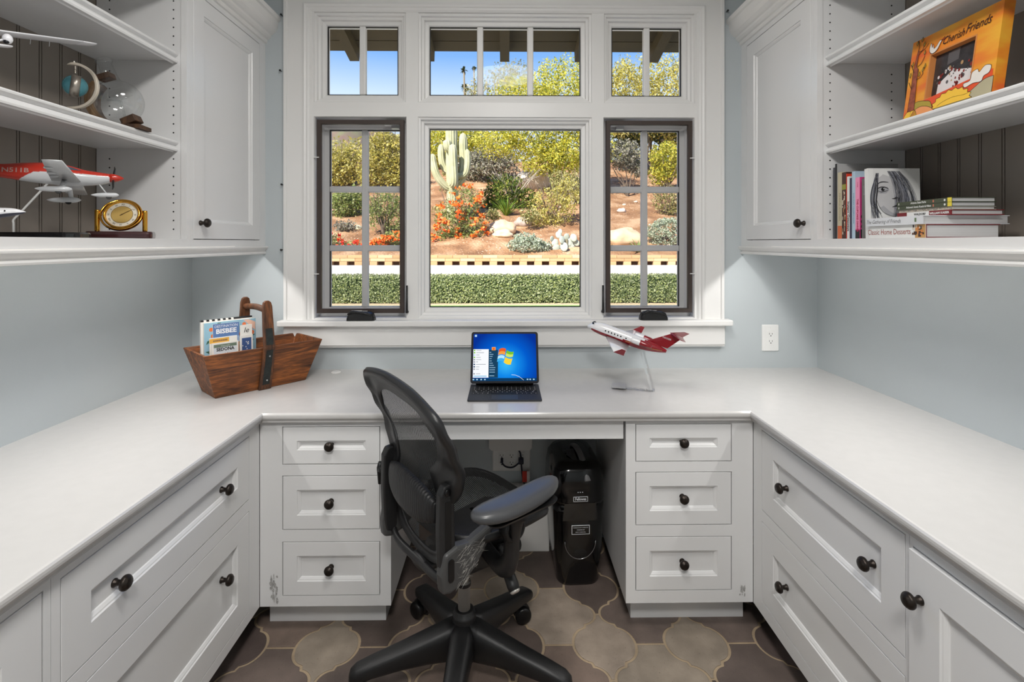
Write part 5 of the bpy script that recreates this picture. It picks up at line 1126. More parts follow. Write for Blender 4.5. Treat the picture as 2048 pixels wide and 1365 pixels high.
# ------------------------------------------------------------------ things on the shelves
ZD, ZS = 1.3962, 1.7392
GOLD = mat('polished_gold', (226, 170, 70), .16, 1., var=.05); CHERRY = mat('dark_cherry', (54, 20, 22), .18, var=.3, scale=20, coat=.7); SILVER_M = mat('silver', (214, 206, 194), .22, 1.)
def clock():
    p = at(243, 470, Y=1.60); e = empty('desk_clock', T(p.x, 1.60, ZD, rz=25), 'round gold gimbal desk clock on dark cherry base beside the model plane stand', 'clock')
    m = MB(); m.rings([[(x, y, z) for x, y in rrect(.170 * s, .072 * t, .014, 4)] for s, t, z in ((.985, .96, 0), (1, 1, .004), (1, 1, .013), (.985, .95, .019), (.965, .9, .0215))]); m.build('base', CHERRY, e)
    for s in (-1, 1):
        m = MB(); m.smooth = True; m.lathe([(.0062, .0215), (.0068, .024), (.0068, .084), (.0062, .0885), (.003, .0885)], 18); o = m.build('post', GOLD, e); o.location = (.0605 * s, 0, 0)
        m = MB().at(.0605 * s, 0, .0735, ry=-90 * s); m.lathe([(.003, 0), (.003, .012)], 10); m.build('pivot', GOLD, o).location = (-.0605 * s, 0, 0)
    def torus(m, r, w, h):
        rs = [[((r + w * c) * math.cos(a), h * d, (r + w * c) * math.sin(a)) for c, d in ((1, -1), (1, 1), (-.4, 1), (-1, .3), (-1, -.3), (-.4, -1))] for a in (2 * PI * k / 48 for k in range(48))]
        m.rings(rs, closed=True)
    m = MB().at(0, 0, .0735, rx=-28); m.smooth = False; torus(m, .0522, .0028, .0055); m.build('gimbal_ring', GOLD, e, bevel=.0008)
    M = T(.002, 0, .0735, rx=-20, rz=-4); m = MB(); m.M = M; torus(m, .0440, .0035, .010); c = m.build('bezel', GOLD, e, bevel=.001)
    DW, DG = mat('dial_silver', (226, 220, 204), .3), mat('dial_gold', (214, 180, 104), .3, .4)
    m = MB(); m.M = M @ T(0, -.003, 0, rx=90); m.mat = 0; m.lathe([(.0425, -.010), (.0425, 0)], 40); m.mat = 1; m.lathe([(.0275, 0), (.0275, .0006)], 40); m.mat = 2; m.lathe([(.0288, 0), (.0288, .0003)], 40); m.mat = 3
    for k, s in enumerate(('XII', 'I', 'II', 'III', 'IV', 'V', 'VI', 'VII', 'VIII', 'IX', 'X', 'XI')):
        a = PI / 2 - 2 * PI * k / 12; m.text(s, .0075, Matrix.Translation((.0342 * math.cos(a), .0342 * math.sin(a), .0006)) @ Matrix.Rotation(a - PI / 2, 4, 'Z'), mat=3)
    for k in range(60): a = 2 * PI * k / 60; t = .0395; m.add([((t + d) * math.cos(a + b), (t + d) * math.sin(a + b), .0005) for d, b in ((0, -.006), (.0018, -.006), (.0018, .006), (0, .006))], [(0, 1, 2, 3)])
    m.build('dial', [DW, DG, mat('dial_ring', (120, 92, 44), .4), mat('ink_black', (22, 22, 24), .5)], c)
    m = MB(); m.M = M @ T(0, -.004, 0, rx=90); HB = mat('hand_bronze', (92, 66, 30), .4)
    for a, L, w in ((35, .035, .0008), (37, .022, .0013)): q = Matrix.Rotation(R(a), 4, 'Z'); m.add([tuple(q @ Vector(v)) for v in ((-.006, -w, .0008), (L, -w * .4, .0008), (L, w * .4, .0008), (-.006, w, .0008))], [(0, 1, 2, 3)])
    m.lathe([(.0018, 0), (.0015, .0016)], 12); m.build('hands', HB, c)
clock()

MRED = mat('model_red', (188, 46, 28), .25, var=.04, coat=.5); MWH = mat('model_silver_white', (206, 208, 210), .28, var=.02, coat=.4); MGL = mat('model_glass', (74, 84, 98), .12, coat=.8)
def red_plane():
    h = Vector((.85, .52, 0)).normalized(); nose = at(236, 357, Y=1.48); lf = Vector((-h.y, h.x, -.16)); lf = (lf - h * lf.dot(h)).normalized(); M = frame(nose, h, lf, h.cross(lf))
    bp = at(85, 470, Y=1.385); e = empty('model_propeller_plane', T(bp.x, bp.y, ZD), 'red and white model propeller plane on a bent rod with long black base', 'model plane'); i_ = e.matrix_world.inverted(); Q = i_ @ M
    st = dense([(-.325, .008, .005, .010), (-.30, .006, .008, .0135), (-.27, .005, .011, .0165), (-.24, .004, .0145, .019), (-.19, .004, .020, .0265), (-.145, .003, .0235, .0300), (-.105, -.001, .0245, .0285), (-.075, -.004, .023, .0225), (-.045, -.004, .019, .0185), (-.022, -.002, .0135, .0135), (-.018, -.0015, .012, .012)], 28)
    def mf(x, y, z):
        if x > -.165: return 0 if z > .0015 - .05 * max(0, x + .07) else 1
        return 1 if z < .001 and x > -.178 + z * 1.6 else 0
    m = MB(); m.M = Q; body(m, st, 120, mf); f = m.build('fuselage', [MRED, MWH], e)
    def skin(x, z, s, pad=.0008):
        k = min(range(len(st)), key=lambda j: abs(st[j][0] - x)); _, zc, ry, rz = st[k]; q = max(-1, min(1, (z - zc) / rz)); return (x, s * (ry * math.sqrt(max(0, 1 - q * q)) + pad), z)
    for poly in ([(-.158, .012), (-.132, .012), (-.134, .028), (-.154, .026)], [(-.126, .012), (-.078, .0105), (-.092, .0165), (-.122, .027)]):
        for s in (-1, 1):
            m = MB(); m.M = Q; n = 5; a, b, c, d = poly
            m.grid(lambda u, v: skin(a[0] + (b[0] - a[0]) * u + v * ((d[0] - a[0]) * (1 - u) + (c[0] - b[0]) * u), a[1] + (b[1] - a[1]) * u + v * ((d[1] - a[1]) * (1 - u) + (c[1] - b[1]) * u), s), n, n); m.build('window', MGL, f, smooth=True)
    m = MB(); m.M = Q @ T(-.214, -.0180, .003, rx=90, rz=-6.5); m.text('N511B', .017, Matrix(), sx=1.15, weight=.0003); m.build('registration', mat('reg_silver', (186, 150, 140), .4), f)
    m = MB(); m.M = Q; m.smooth = True; m.lathe([(.0125, -.018), (.0115, -.008), (.0085, .002), (.004, .010), (.0006, .014)], 18, 'X'); sp = m.build('spinner', MRED, e)
    m = MB()
    for s in (1, -1): m.M = Q @ T(-.010, 0, 0, rx=-24) @ T(0, 0, 0, rx=0 if s > 0 else 180); m.tube([(0, 0, .006), (0, .001, .02), (.001, 0, .034), (0, 0, .041)], [(.0042, .0030), (.0052, .0028), (.0042, .0022), (.002, .0012)], 8, up=(1, 0, 0))
    m.build('propeller', BLACK, e)
    for s in (1, -1):
        m = MB(); m.M = Q; wing(m, (-.080, .014 * s, -.020), (-.092, .180 * s, -.010), .062, .040, .12); w_ = m.smooth = True
        for t in (.35, .5, .72): m.ball((-.128, .180 * s * t, -.0235 + .010 * t), (.010, .0035, .004), 10, 6)
        w_ = m.build('wing', MWH, e, smooth=True)
        m = MB(); m.M = Q; m.smooth = True; m.tube([(-.112, .030 * s, -.020), (-.112, .062 * s, -.050)], [(.006, .0025)] * 2, 8); body(m, dense([(-.165, -.056, .001, .001), (-.15, -.056, .006, .006), (-.12, -.055, .0085, .008), (-.10, -.054, .0075, .007), (-.09, -.054, .001, .001)], 3), 14); m.v[-14 * 13:] = [tuple(Vector(v) + (Q.to_3x3() @ Vector((0, .064 * s, 0)))) for v in m.v[-14 * 13:]]
        g = m.build('wheel_pant', MWH, e); m = MB(); m.M = Q @ T(-.118, .064 * s, -.060, rx=90); m.lathe([(.0075, -.003), (.0075, .003)], 14); m.build('wheel', RB_, g)
        m = MB(); m.M = Q; wing(m, (-.29, .003 * s, .012), (-.298, .06 * s, .014), .032, .024, .1); m.build('tailplane', MRED, e)
    m = MB(); m.M = Q; m.smooth = True; m.tube([(-.045, 0, -.016), (-.026, 0, -.046)], [(.0045, .002)] * 2, 8); body(m, dense([(-.06, -.052, .001, .001), (-.045, -.052, .0055, .0055), (-.022, -.051, .0075, .007), (-.004, -.05, .006, .006), (.003, -.05, .001, .001)], 3), 14); g = m.build('nose_wheel_pant', MWH, e)
    m = MB(); m.M = Q @ T(-.020, 0, -.056, rx=90); m.lathe([(.007, -.003), (.007, .003)], 14); m.build('wheel', RB_, g)
    m = MB(); m.M = Q; wing(m, (-.28, 0, .012), (-.305, 0, .07), .044, .028, .08); m.build('tail_fin', MRED, e)
    m = MB(); m.rings([[(x, y, z) for x, y in rrect(.21 * s, .085 * s, .03, 6)] for s, z in ((1, 0), (1, .010), (.97, .0145))]); m.build('stand_base', mat('base_black', (16, 16, 17), .15, coat=.5), e).rotation_euler = (0, 0, R(8))
    a = Q @ Vector((-.15, 0, -.022)); b = i_ @ at(27, 440, Y=1.37); c = Vector((b.x, b.y, .012)); m = MB(); m.smooth = True; m.tube(catmull([c, c.lerp(b, .7), b, b.lerp(a, .15), b.lerp(a, .5), a], 5), .0026, 10); m.build('stand_rod', mat('white_rod', (214, 214, 212), .3), e)
RB_ = mat('tyre_black', (18, 18, 18), .6)
red_plane()
def small_jet():
    nose = at(51, 421, Y=1.27); h = Vector((.80, .55, .16)).normalized(); lf = Vector((-.55, .8, 0)).normalized(); M = frame(nose, h, lf, h.cross(lf)); e = empty('model_jet', T(-1.275, 1.17, ZD), 'small white and navy model jet at the left edge of the planes shelf', 'model plane'); Q = e.matrix_world.inverted() @ M
    st = dense([(-.2, .006, .003, .004), (-.17, .003, .009, .010), (-.12, 0, .0125, .0135), (-.06, 0, .0125, .0135), (-.025, -.001, .010, .010), (-.008, -.003, .005, .005), (0, -.004, .0006, .0006)], 5)
    m = MB(); m.M = Q; body(m, st, 22, lambda x, y, z: 1 if z < -.0045 else 0); f = m.build('fuselage', [JW, mat('model_navy', (26, 30, 52), .22, coat=.5)], e)
    for k in range(6): m = MB(); m.M = Q @ T(-.035 - k * .012, -.0122, .003, rx=80); m.lathe([(.0017, -.001), (.0017, .0009)], 8); m.build('cabin_window', JB, f)
    for s in (1, -1): m = MB(); m.M = Q; wing(m, (-.08, .008 * s, -.008), (-.13, .09 * s, 0), .04, .016, .1); m.build('wing', JW, e)
    m = MB(); m.M = Q; wing(m, (-.165, 0, .01), (-.205, 0, .05), .04, .024, .08); m.build('tail_fin', MATS['model_navy'], e)
    a = Q @ Vector((-.11, 0, -.012)); m = MB(); m.smooth = True; m.tube([(0, 0, .006), a.lerp(Vector((0, 0, .006)), .5), a], .003, 8); m.build('stand_rod', acrylic(), e); m = MB(); m.box(-.04, .04, -.03, .03, 0, .008); m.build('stand_base', JB, e, bevel=.002)
small_jet()
def white_plane():
    tip, r1 = at(189, 90, Y=1.42), at(0, 66, Y=1.235); d = (tip - r1).normalized(); mid = r1 - d * .085; hz = Vector((d.y, -d.x, 0)).normalized(); e = empty('model_floatplane', T(mid.x + .01, mid.y, ZS), 'white high wing model plane on the upper left shelf, its long wing reaching out', 'model plane'); i_ = e.matrix_world.inverted()
    Q = i_ @ frame(mid, hz, Vector((-hz.y, hz.x, 0)), Vector((0, 0, 1))); L = (tip - mid).length; s0 = Q.inverted() @ (i_ @ tip); WHT = mat('model_matt_white', (236, 236, 240), .3, coat=.3)
    for y, z in ((s0.y, s0.z), (-s0.y * .62, s0.z * .62)):
        m = MB(); m.M = Q; wing(m, (.028, 0, 0), (.026, y * .86, z * .86), .062, .056, .13); wing(m, (.026, y * .855, z * .855), (.020, y * .985, z * .985), .056, .048, .12); wing(m, (.020, y * .98, z * .98), (.010, y, z), .048, .034, .10); w_ = m.build('wing', WHT, e, smooth=True)
        m = MB(); m.M = Q
        for t in (.52, .66): m.tube([(-.012, y * t, z * t), (-.014, y * t, z * t - .016)], .0008, 6)
        m.build('wing_probe', MWH, w_)
    m = MB(); m.M = Q; body(m, dense([(-.12, -.016, .004, .007), (-.08, -.022, .012, .016), (-.02, -.03, .02, .028), (.04, -.03, .02, .026), (.075, -.034, .014, .014), (.085, -.035, .004, .004)], 5), 20); m.build('fuselage', WHT, e)
    g = i_ @ at(15, 78, Y=1.215); m = MB(); m.smooth = True; m.ball(g, (.010, .010, .012), 14, 9); m.tube([g, g.lerp(Q @ Vector((.02, 0, -.05)), .9)], .0028, 8); m.build('landing_light_pod', WHT, e); m = MB(); m.smooth = True; m.ball(g + Vector((.001, -.004, -.008)), (.006, .006, .005), 12, 8); m.build('pod_lens', JB, e)
    a, b = i_ @ at(24, 94, Y=1.20), i_ @ at(-60, 84, Y=1.12); m = MB(); m.smooth = True; m.tube([a, a.lerp(b, .08), a.lerp(b, .5), b], [(.002, .001), (.012, .003), (.014, .004), (.012, .003)], 10, up=(0, 0, 1)); m.build('float_strut', WHT, e)
    m = MB(); m.tube([(0, 0, .01), Q @ Vector((-.01, 0, -.05))], .003, 8); m.build('stand_rod', MWH, e); m = MB(); m.box(-.05, .05, -.05, .05, 0, .01); m.build('stand_base', JB, e, bevel=.002)
white_plane()

def facing(x, y, Y): p = at(x, y, Y=Y); v = Vector((-.12, 1, 0)).normalized(); return p, Vector((v.y, -v.x, 0)), v
def blue():
    t = NT('blue_glass'); a = t.new('BsdfTransparent'); a.inputs[0].default_value = (.55, .86, .92, 1); d = t.new('BsdfPrincipled'); d.inputs['Base Color'].default_value = lin((120, 190, 204)); d.inputs['Roughness'].default_value = .05
    mx = t.new('MixShader'); mx.inputs[0].default_value = .42; t.link(a.outputs[0], mx.inputs[1]); t.link(d.outputs[0], mx.inputs[2]); t.link(mx.outputs[0], t.out.inputs[0]); return t.m
def globe():
    p, rx, v = facing(146, 172, 1.50); e = empty('glass_globe', T(p.x, p.y, ZS), 'small blue glass globe hanging in a silver crescent stand beside the flask', 'globe'); i_ = e.matrix_world.inverted(); Q = i_ @ frame(p, rx, v, Vector((0, 0, 1))); r = .064
    m = MB(); m.M = Q; m.smooth = False; rs = []
    for k in range(41):
        t = k / 40; a = R(104 - 208 * t); w = .0045 * (1 if .06 < t < .94 else .25 + .75 * min(t, 1 - t) / .06); rs.append([((r + d) * math.cos(a), h, (r + d) * math.sin(a)) for d, h in ((w, -w * 1.2), (w, w * 1.2), (-w * .6, w * 1.2), (-w * .6, -w * 1.2))])
    m.rings(rs); m.build('crescent', mat('pale_silver', (222, 212, 196), .35, .4), e, bevel=.001)
    g = blue(); m = MB(); m.M = Q @ T(.006, 0, 0); m.smooth = True; m.ball((0, 0, 0), .030, 28, 18); b = m.build('globe', g, e, label='blue glass ball')
    m = MB(); m.M = Q @ T(.006, 0, 0, ry=6, rz=34); m.smooth = True; rs = [[(x, q * math.cos(a), q * math.sin(a)) for a in (2 * PI * k / 40 for k in range(40))] for x, q in ((-.011, .0285), (-.011, .0315), (.011, .0315), (.011, .0285))]; m.rings(rs, closed=True); m.build('silver_band', mat('brushed_silver', (182, 174, 164), .35, .9, var=.2, scale=60), e)
    m = MB(); m.M = Q; m.smooth = True
    for z in (.060, .055, .050, .044, .039): m.ball((.006, 0, z), (.0028, .0028, .0032), 8, 6)
    m.ball((.003, 0, .070), (.003, .003, .005), 8, 6); m.tube([(0, 0, -.064), (0, 0, -.085)], .004, 10); m.build('chain', SILVER_M, e)
    z0 = (i_ @ p).z; m = MB(); m.smooth = True; m.lathe([(.042, 0), (.042, .004), (.034, .009), (.012, .014), (.006, .02), (.005, z0 - .082)], 28); m.build('stand', mat('pewter', (86, 82, 80), .35, .8), e)
globe()
def flask():
    p, rx, v = facing(238, 204, 1.60); e = empty('glass_flask', T(p.x, p.y, ZS), 'clear round glass flask lying tilted in a curved wooden cradle on the middle left shelf', 'flask'); i_ = e.matrix_world.inverted(); Q = i_ @ frame(p, rx, v, Vector((0, 0, 1))); r = .066
    G = glass('clear_flask_glass', (.955, .965, .965, 1), .01, .2); N = Q @ Matrix.Rotation(R(-19), 4, 'Y')
    m = MB(); m.M = N; m.smooth = True; prof = [(.002, -r)] + [(r * math.sin(t), -r * math.cos(t)) for t in (R(8 + 150 * k / 22) for k in range(23))] + [(.024, .0665), (.0215, .078), (.0195, .10), (.018, .122), (.018, .126), (.0225, .130), (.0235, .134), (.0225, .138), (.0175, .1385)]; m.lathe(prof, 40, cap=False); f = m.build('bulb', G, e, label='clear blown glass')
    m = MB(); m.M = N; m.smooth = True; m.tube([(.0, 0, -.062), (.004, 0, -.02), (.006, 0, .0)], .0035, 10); m.tube([(-.028, -.01, .012), (.0, 0, .004), (.038, .012, .014)], .0022, 10); m.build('glass_stem', G, f)
    W1 = wood('cradle_wood', (44, 28, 18), (96, 66, 42), .6, 'Z', 22); W2 = wood('cradle_wood_light', (88, 64, 42), (148, 120, 86), .6, 'Z', 22)
    for nm, r0, r1, d0, d1, ma in (('cradle', r + .006, r + .022, .004, .034, W1), ('cradle', r + .003, r + .015, -.030, .002, W2)):
        m = MB(); m.M = Q; rs = []
        for k in range(31): a = R(136 + 112 * k / 30); rs.append([(q * math.cos(a), d, q * math.sin(a)) for q, d in ((r0, d0), (r1, d0), (r1, d1), (r0, d1))])
        m.rings(rs); m.build(nm, ma, e, bevel=.0015)
    m = MB(); m.M = N; m.box(-.030, .008, -.014, .020, .076, .094); m.build('neck_block', W1, e, bevel=.002)
    z0 = -(i_ @ p).z
    m = MB(); m.M = Q @ T(.038, -.004, -.058, ry=-25); m.box(-.022, .022, -.022, .022, -.014, .010); m.build('foot_block', W1, e, bevel=.003)
    m = MB(); m.M = Q; m.box(-.075, .075, -.03, .036, (Q.inverted() @ Vector((0, 0, 0))).z, (Q.inverted() @ Vector((0, 0, .012))).z); m.box(-.045, -.02, -.02, .03, (Q.inverted() @ Vector((0, 0, .01))).z, -.074); m.build('cradle_base', W1, e, bevel=.002)
flask()

# ------------------------------------------------------------------ picture frame
def picture():
    e = empty('picture_frame', T(1.2, 1.37, ZS + .0042, rz=-90) @ T(rx=-8), 'orange painted picture frame lettered Cherish Friends on the upper right shelf', 'picture frame'); w, h, t = .14, .245, .028
    OC = NT('painted_orange'); b = OC.new('BsdfPrincipled'); OC.link(b.outputs[0], OC.out.inputs[0]); b.inputs['Roughness'].default_value = .38
    nz = OC.new('TexNoise'); nz.inputs['Scale'].default_value = 9; nz.inputs['Detail'].default_value = 3; OC.link(OC.coord((.5, 1, 1.6)), nz.inputs['Vector']); OC.link(OC.ramp(nz.outputs['Fac'], [(.33, (226, 96, 50)), (.48, (232, 140, 44)), (.64, (238, 176, 58))]), b.inputs['Base Color'])
    a0, a1, c0, c1 = -w + .264 * 2 * w, -w + .76 * 2 * w, .22 * h, .735 * h
    m = MB(); cells(m, -w, w, 0, h, [(a0, a1, c0, c1)], 0, t); m.build('frame', [OC.m], e)
    m = MB(); m.nested(a0 - .004, a1 + .004, c0 - .004, c1 + .004, [(0, -.0006), (.004, -.0006), (.0045, .016)], False); m.build('sight_edge', mat('bare_wood_edge', (206, 134, 74), .5), e)
    INK = mat('ink_brown', (58, 26, 16), .5); L = [INK, mat('paint_yellow', (244, 196, 66), .4, var=.08), mat('paint_red', (226, 84, 44), .4, var=.08), mat('paint_white', (232, 226, 218), .4), mat('paint_olive', (178, 156, 60), .4, var=.1), mat('paint_peach', (236, 156, 96), .4, var=.06), mat('paint_bark', (150, 78, 56), .5, var=.4, scale=80), mat('paint_grey', (178, 170, 140), .4), mat('paint_bluegrey', (150, 166, 166), .4)]
    m = MB(); y = -.0008
    def poly(pts, k, d=0, out=True):
        m.mat = k; m.add([(-w + 2 * w * a, y - d, h * c) for a, c in pts], [tuple(range(len(pts)))])
        if out: line(pts + pts[:1], .0006, d + .0002)
    def line(pts, th, d=.0004, k=0):
        m.mat = k
        for (a, c), (a2, c2) in zip(pts, pts[1:]):
            p, q = Vector((-w + 2 * w * a, h * c)), Vector((-w + 2 * w * a2, h * c2)); n = (q - p); n = Vector((-n.y, n.x)).normalized() * th
            m.add([(p.x - n.x, y - d, p.y - n.y), (q.x - n.x, y - d, q.y - n.y), (q.x + n.x, y - d, q.y + n.y), (p.x + n.x, y - d, p.y + n.y)], [(0, 1, 2, 3)])
    S = lambda pts, n=4, closed=False: [(v.x, v.y) for v in catmull([(a, c, 0) for a, c in pts], n, closed)]
    poly([(.2, .2), (.98, .3), (.99, .02), (.2, .02)], 2, 0, False)
    poly(S([(.36, .02), (.46, .1), (.6, .13), (.75, .12), (.9, .21), (.995, .22)]) + [(.995, .01), (.36, .01)], 7, .0002)
    sun = [(.5 + .20 * math.cos(t) * (1 if i % 2 else 1.14), .02 + .15 * math.sin(t) * (1 if i % 2 else 1.15)) for i, t in enumerate(PI * k / 18 for k in range(19))]; sun = [(a + .08, c + .04) for a, c in sun]; poly(sun, 1, .0004)
    poly(S([(.72, .19), (.70, .24), (.765, .25), (.775, .33), (.83, .35), (.85, .31), (.9, .36), (.96, .34), (.95, .27), (.9, .25), (.88, .20), (.8, .21)], 3, True), 3, .0006)
    poly(S([(.1, .12), (.13, .2), (.2, .21), (.28, .19), (.34, .16), (.38, .06)]) + [(.38, .01), (.1, .01)], 4, .0006)
    poly(S([(.005, .02), (.03, .09), (.09, .14), (.16, .11), (.19, .02)]) + [(.005, .01)], 1, .0008); poly(S([(.1, .01), (.13, .1), (.22, .14), (.34, .10), (.42, .02)]), 5, .0008)
    poly([(.055, .12), (.065, .4), (.06, .62), (.09, .86), (.105, .86), (.10, .66), (.13, .62), (.125, .5), (.135, .3), (.145, .12)], 6, .001)
    for a, c, a2, c2 in ((.075, .6, .02, .72), (.11, .66, .19, .76), (.1, .8, .17, .93), (.095, .86, .08, .99), (.115, .5, .2, .56), (.07, .4, .02, .5), (.11, .84, .22, .90)): line(S([(a, c), ((a + a2) / 2 + .01, (c + c2) / 2 - .02), (a2, c2)]), .0009, .0012)
    for a, c in ((.185, .77), (.165, .88), (.045, .68), (.19, .56), (.07, .93), (.13, .95), (.03, .55), (.15, .52), (.21, .6)): poly([(a, c), (a + .012, c + .03), (a + .005, c + .065), (a - .010, c + .03)], 4, .0014)
    poly(S([(.245, .84), (.25, .78), (.29, .745), (.34, .77), (.37, .83), (.385, .86), (.36, .865), (.33, .82), (.30, .80), (.285, .86), (.275, .82), (.26, .88)], 3, True), 3, .0016); poly([(.385, .862), (.42, .89), (.41, .86)], 2, .0018)
    m.text('Cherish', .030, Matrix.Translation((-w + 2 * w * .51, y - .001, h * .835)) @ FRONT, mat=0, shear=.4, sx=.72, weight=.0002); m.text('Friends', .034, Matrix.Translation((-w + 2 * w * .77, y - .001, h * .85)) @ FRONT, mat=0, shear=.4, sx=.72, weight=.0002)
    m.build('painted_scene', L, e, label='painted tree, bird, sun, cloud and lettering')
    m = MB(); m.mat = 0; m.add([(a0, .016, c0), (a1, .016, c0), (a1, .016, c1), (a0, .016, c1)], [(0, 1, 2, 3)]); m.mat = 1
    W_, H_ = a1 - a0, c1 - c0; q = lambda a, c: (a0 + W_ * a, .0156, c0 + H_ * c)
    m.add([q(.12, .0), q(.98, .0), q(.95, .38), q(.45, .52), q(.14, .30)], [(0, 1, 2, 3, 4)]); r = random.Random(6)
    for k in range(46):
        m.mat = r.choice([2, 2, 3, 4, 4, 1]); a, c, s = r.uniform(.05, .95), r.uniform(.25, .62), r.uniform(.015, .05); o = q(a, c); m.add([(o[0] + s * W_ * math.cos(t) * .7, .0152, o[2] + s * H_ * math.sin(t)) for t in (2 * PI * i / 7 for i in range(7))], [tuple(range(7))])
    for k in range(14):
        m.mat = 2; o = q(.55 + r.gauss(0, .05), .2 + r.gauss(0, .07)); s = .03; m.add([(o[0] + s * W_ * math.cos(t) * .6, .0150, o[2] + s * H_ * math.sin(t)) for t in (2 * PI * i / 6 for i in range(6))], [tuple(range(6))])
    m.mat = 4; m.add([q(.3, .68), q(.55, .72), q(.56, .98), (q(.3, .95))], [(0, 1, 2, 3)])
    m.build('photograph', [mat('photo_dark', (52, 48, 50), .25, var=.3, scale=40), mat('photo_white', (226, 220, 220), .25), mat('photo_red', (130, 44, 40), .25), mat('photo_tan', (176, 140, 100), .25), mat('photo_grey', (92, 88, 90), .25)], e)
picture()

# ------------------------------------------------------------------ books
PG = mat('page_edges', (206, 206, 206), .8, var=.06, scale=3, stretch=(1, 90, 1))
def book(label, M, w, h, t, cover, deco=None, extra=(), group='books on the right shelf', hard=.0022, pages=PG):
    e = empty('book', M, label, 'book', group); m = MB(); k = hard; SPN[0] = 0; m.box(0, w, 0, k, 0, h); m.box(0, w, t - k, t, 0, h); m.box(0, k, k, t - k, 0, h); m.build('cover', cover, e)
    MB().box(k, w - .003, k, t - k, .003, h - .003).build('pages', pages, e)
    if deco: m = MB(); deco(m, w, h, t); m.build('lettering', list(extra), e)
    return e
def side(y, z): return frame(Vector((-.0005, y, z)), Vector((0, 0, 1)), Vector((0, 1, 0)), Vector((-1, 0, 0)))     # along a lying book's spine
def down(y, z): return frame(Vector((-.0005, y, z)), Vector((0, 0, -1)), Vector((0, -1, 0)), Vector((-1, 0, 0)))    # down a standing book's spine
SPN = [0]
def sp(m, y0, y1, z0, z1, k, d=.0002):
    SPN[0] += 1; d += .000004 * SPN[0]; m.mat = k; m.add([(-d, y0, z0), (-d, y0, z1), (-d, y1, z1), (-d, y1, z0)], [(0, 1, 2, 3)])
col = lambda n, c, r=.45: mat('book_' + n, c, r, var=.05)
K, WH_ = col('black', (30, 30, 32)), col('white', (228, 228, 226))
XB = 1.162
V = lambda y, x=XB, rz=0: T(x, y, ZD, rz=rz)
book('thin dark grey book, the first against the cabinet side', V(1.7635), .17, .252, .0105, col('slate', (66, 66, 74)), lambda m, w, h, t: m.text('COLLECTION', .007, down(t / 2, h * .5), mat=0), [col('lightgrey', (150, 150, 156))])
book('tall book with plain pale grey cover and dark spine behind the shorter books', V(1.7525), .215, .2635, .0105, col('palegrey', (176, 176, 176)), lambda m, w, h, t: sp(m, 0, t, 0, h, 0), [K])
book('beige book with orange foot on its spine, third from the cabinet side', V(1.7275), .17, .231, .022, col('beige', (196, 186, 158)), lambda m, w, h, t: (sp(m, 0, t, 0, .045, 0), m.text('MINDFUL KITCHEN', .011, down(t / 2, h * .48), mat=1)), [col('rust', (206, 104, 60)), col('tan', (150, 136, 104))])
def dk(m, w, h, t):
    r = random.Random(5); sp(m, .001, t - .001, h * .74, h * .82, 0)
    for k in range(26): a, c = r.uniform(.002, t - .006), r.uniform(.01, h * .72); sp(m, a, a + r.uniform(.002, .005), c, c + r.uniform(.004, .018), r.choice([1, 2, 3]), .0005)
book('dark brown picture book between the beige and white spines', V(1.7055), .175, .228, .0215, col('brown', (70, 40, 32)), dk, [col('olive', (150, 150, 60)), col('tan2', (166, 128, 92)), col('cream', (214, 200, 180)), col('umber', (40, 26, 22))])
book('red topped thin book behind the white Instant Getaways spine', V(1.7015), .17, .2215, .0035, col('red', (220, 62, 34)), hard=.001)
book('white book lettered Instant Getaways down its spine', V(1.6885), .17, .211, .0125, WH_, lambda m, w, h, t: m.text('Instant Getaways', .0145, down(t / 2, h * .36), mat=0, weight=.0003), [K])
book('thin navy book right of the white Instant Getaways spine', V(1.6775), .17, .204, .0105, col('navy', (44, 46, 72)))
book('pale blue book standing taller behind the pink book', V(1.6605), .165, .2245, .0165, col('paleblue', (178, 200, 216)), lambda m, w, h, t: m.text('EVERYDAY CELEBRATIONS', .0085, down(t / 2, h * .45), mat=0), [col('blue', (96, 130, 168))])
def pk(m, w, h, t):
    sp(m, 0, t, 0, .028, 1); sp(m, 0, t, .032, h, 0); m.text('THE CUPCAKE DIARIES', .0105, down(t / 2, h * .38), mat=2, weight=.0004); m.text('HOME', .006, down(t / 2, h * .88), mat=2)
    m.mat = 1; m.add([(.002, -.0004, .002), (w, -.0004, .002), (w, -.0004, .03), (.002, -.0004, .03)], [(0, 1, 2, 3)]); m.mat = 3
    m.add([(.045 + .03 * math.cos(a), -.0005, .105 + .02 * math.sin(a)) for a in (2 * PI * i / 18 for i in range(18))], [tuple(range(18))]); m.mat = 4
    for k in range(5): m.add([(.012 + .018 * (k % 2) + .009 * math.cos(a), -.0005, .04 + .016 * (k // 2) + .008 * math.sin(a)) for a in (2 * PI * i / 10 for i in range(10))], [tuple(range(10))])
book('bright pink book with cupcakes on its cover', V(1.6395), .15, .202, .0205, col('pink', (214, 68, 138)), pk, [col('rose', (240, 150, 186)), K, col('crimson', (176, 24, 74)), col('teal', (30, 130, 120)), col('choc', (60, 40, 36))])
book('grey brown book between the pink book and the portrait book', V(1.604, XB - .005), .15, .194, .019, col('ash', (104, 102, 100)), lambda m, w, h, t: m.text('SAVOR', .010, down(t / 2, h * .8), mat=0), [col('lightgrey', (150, 150, 156))])
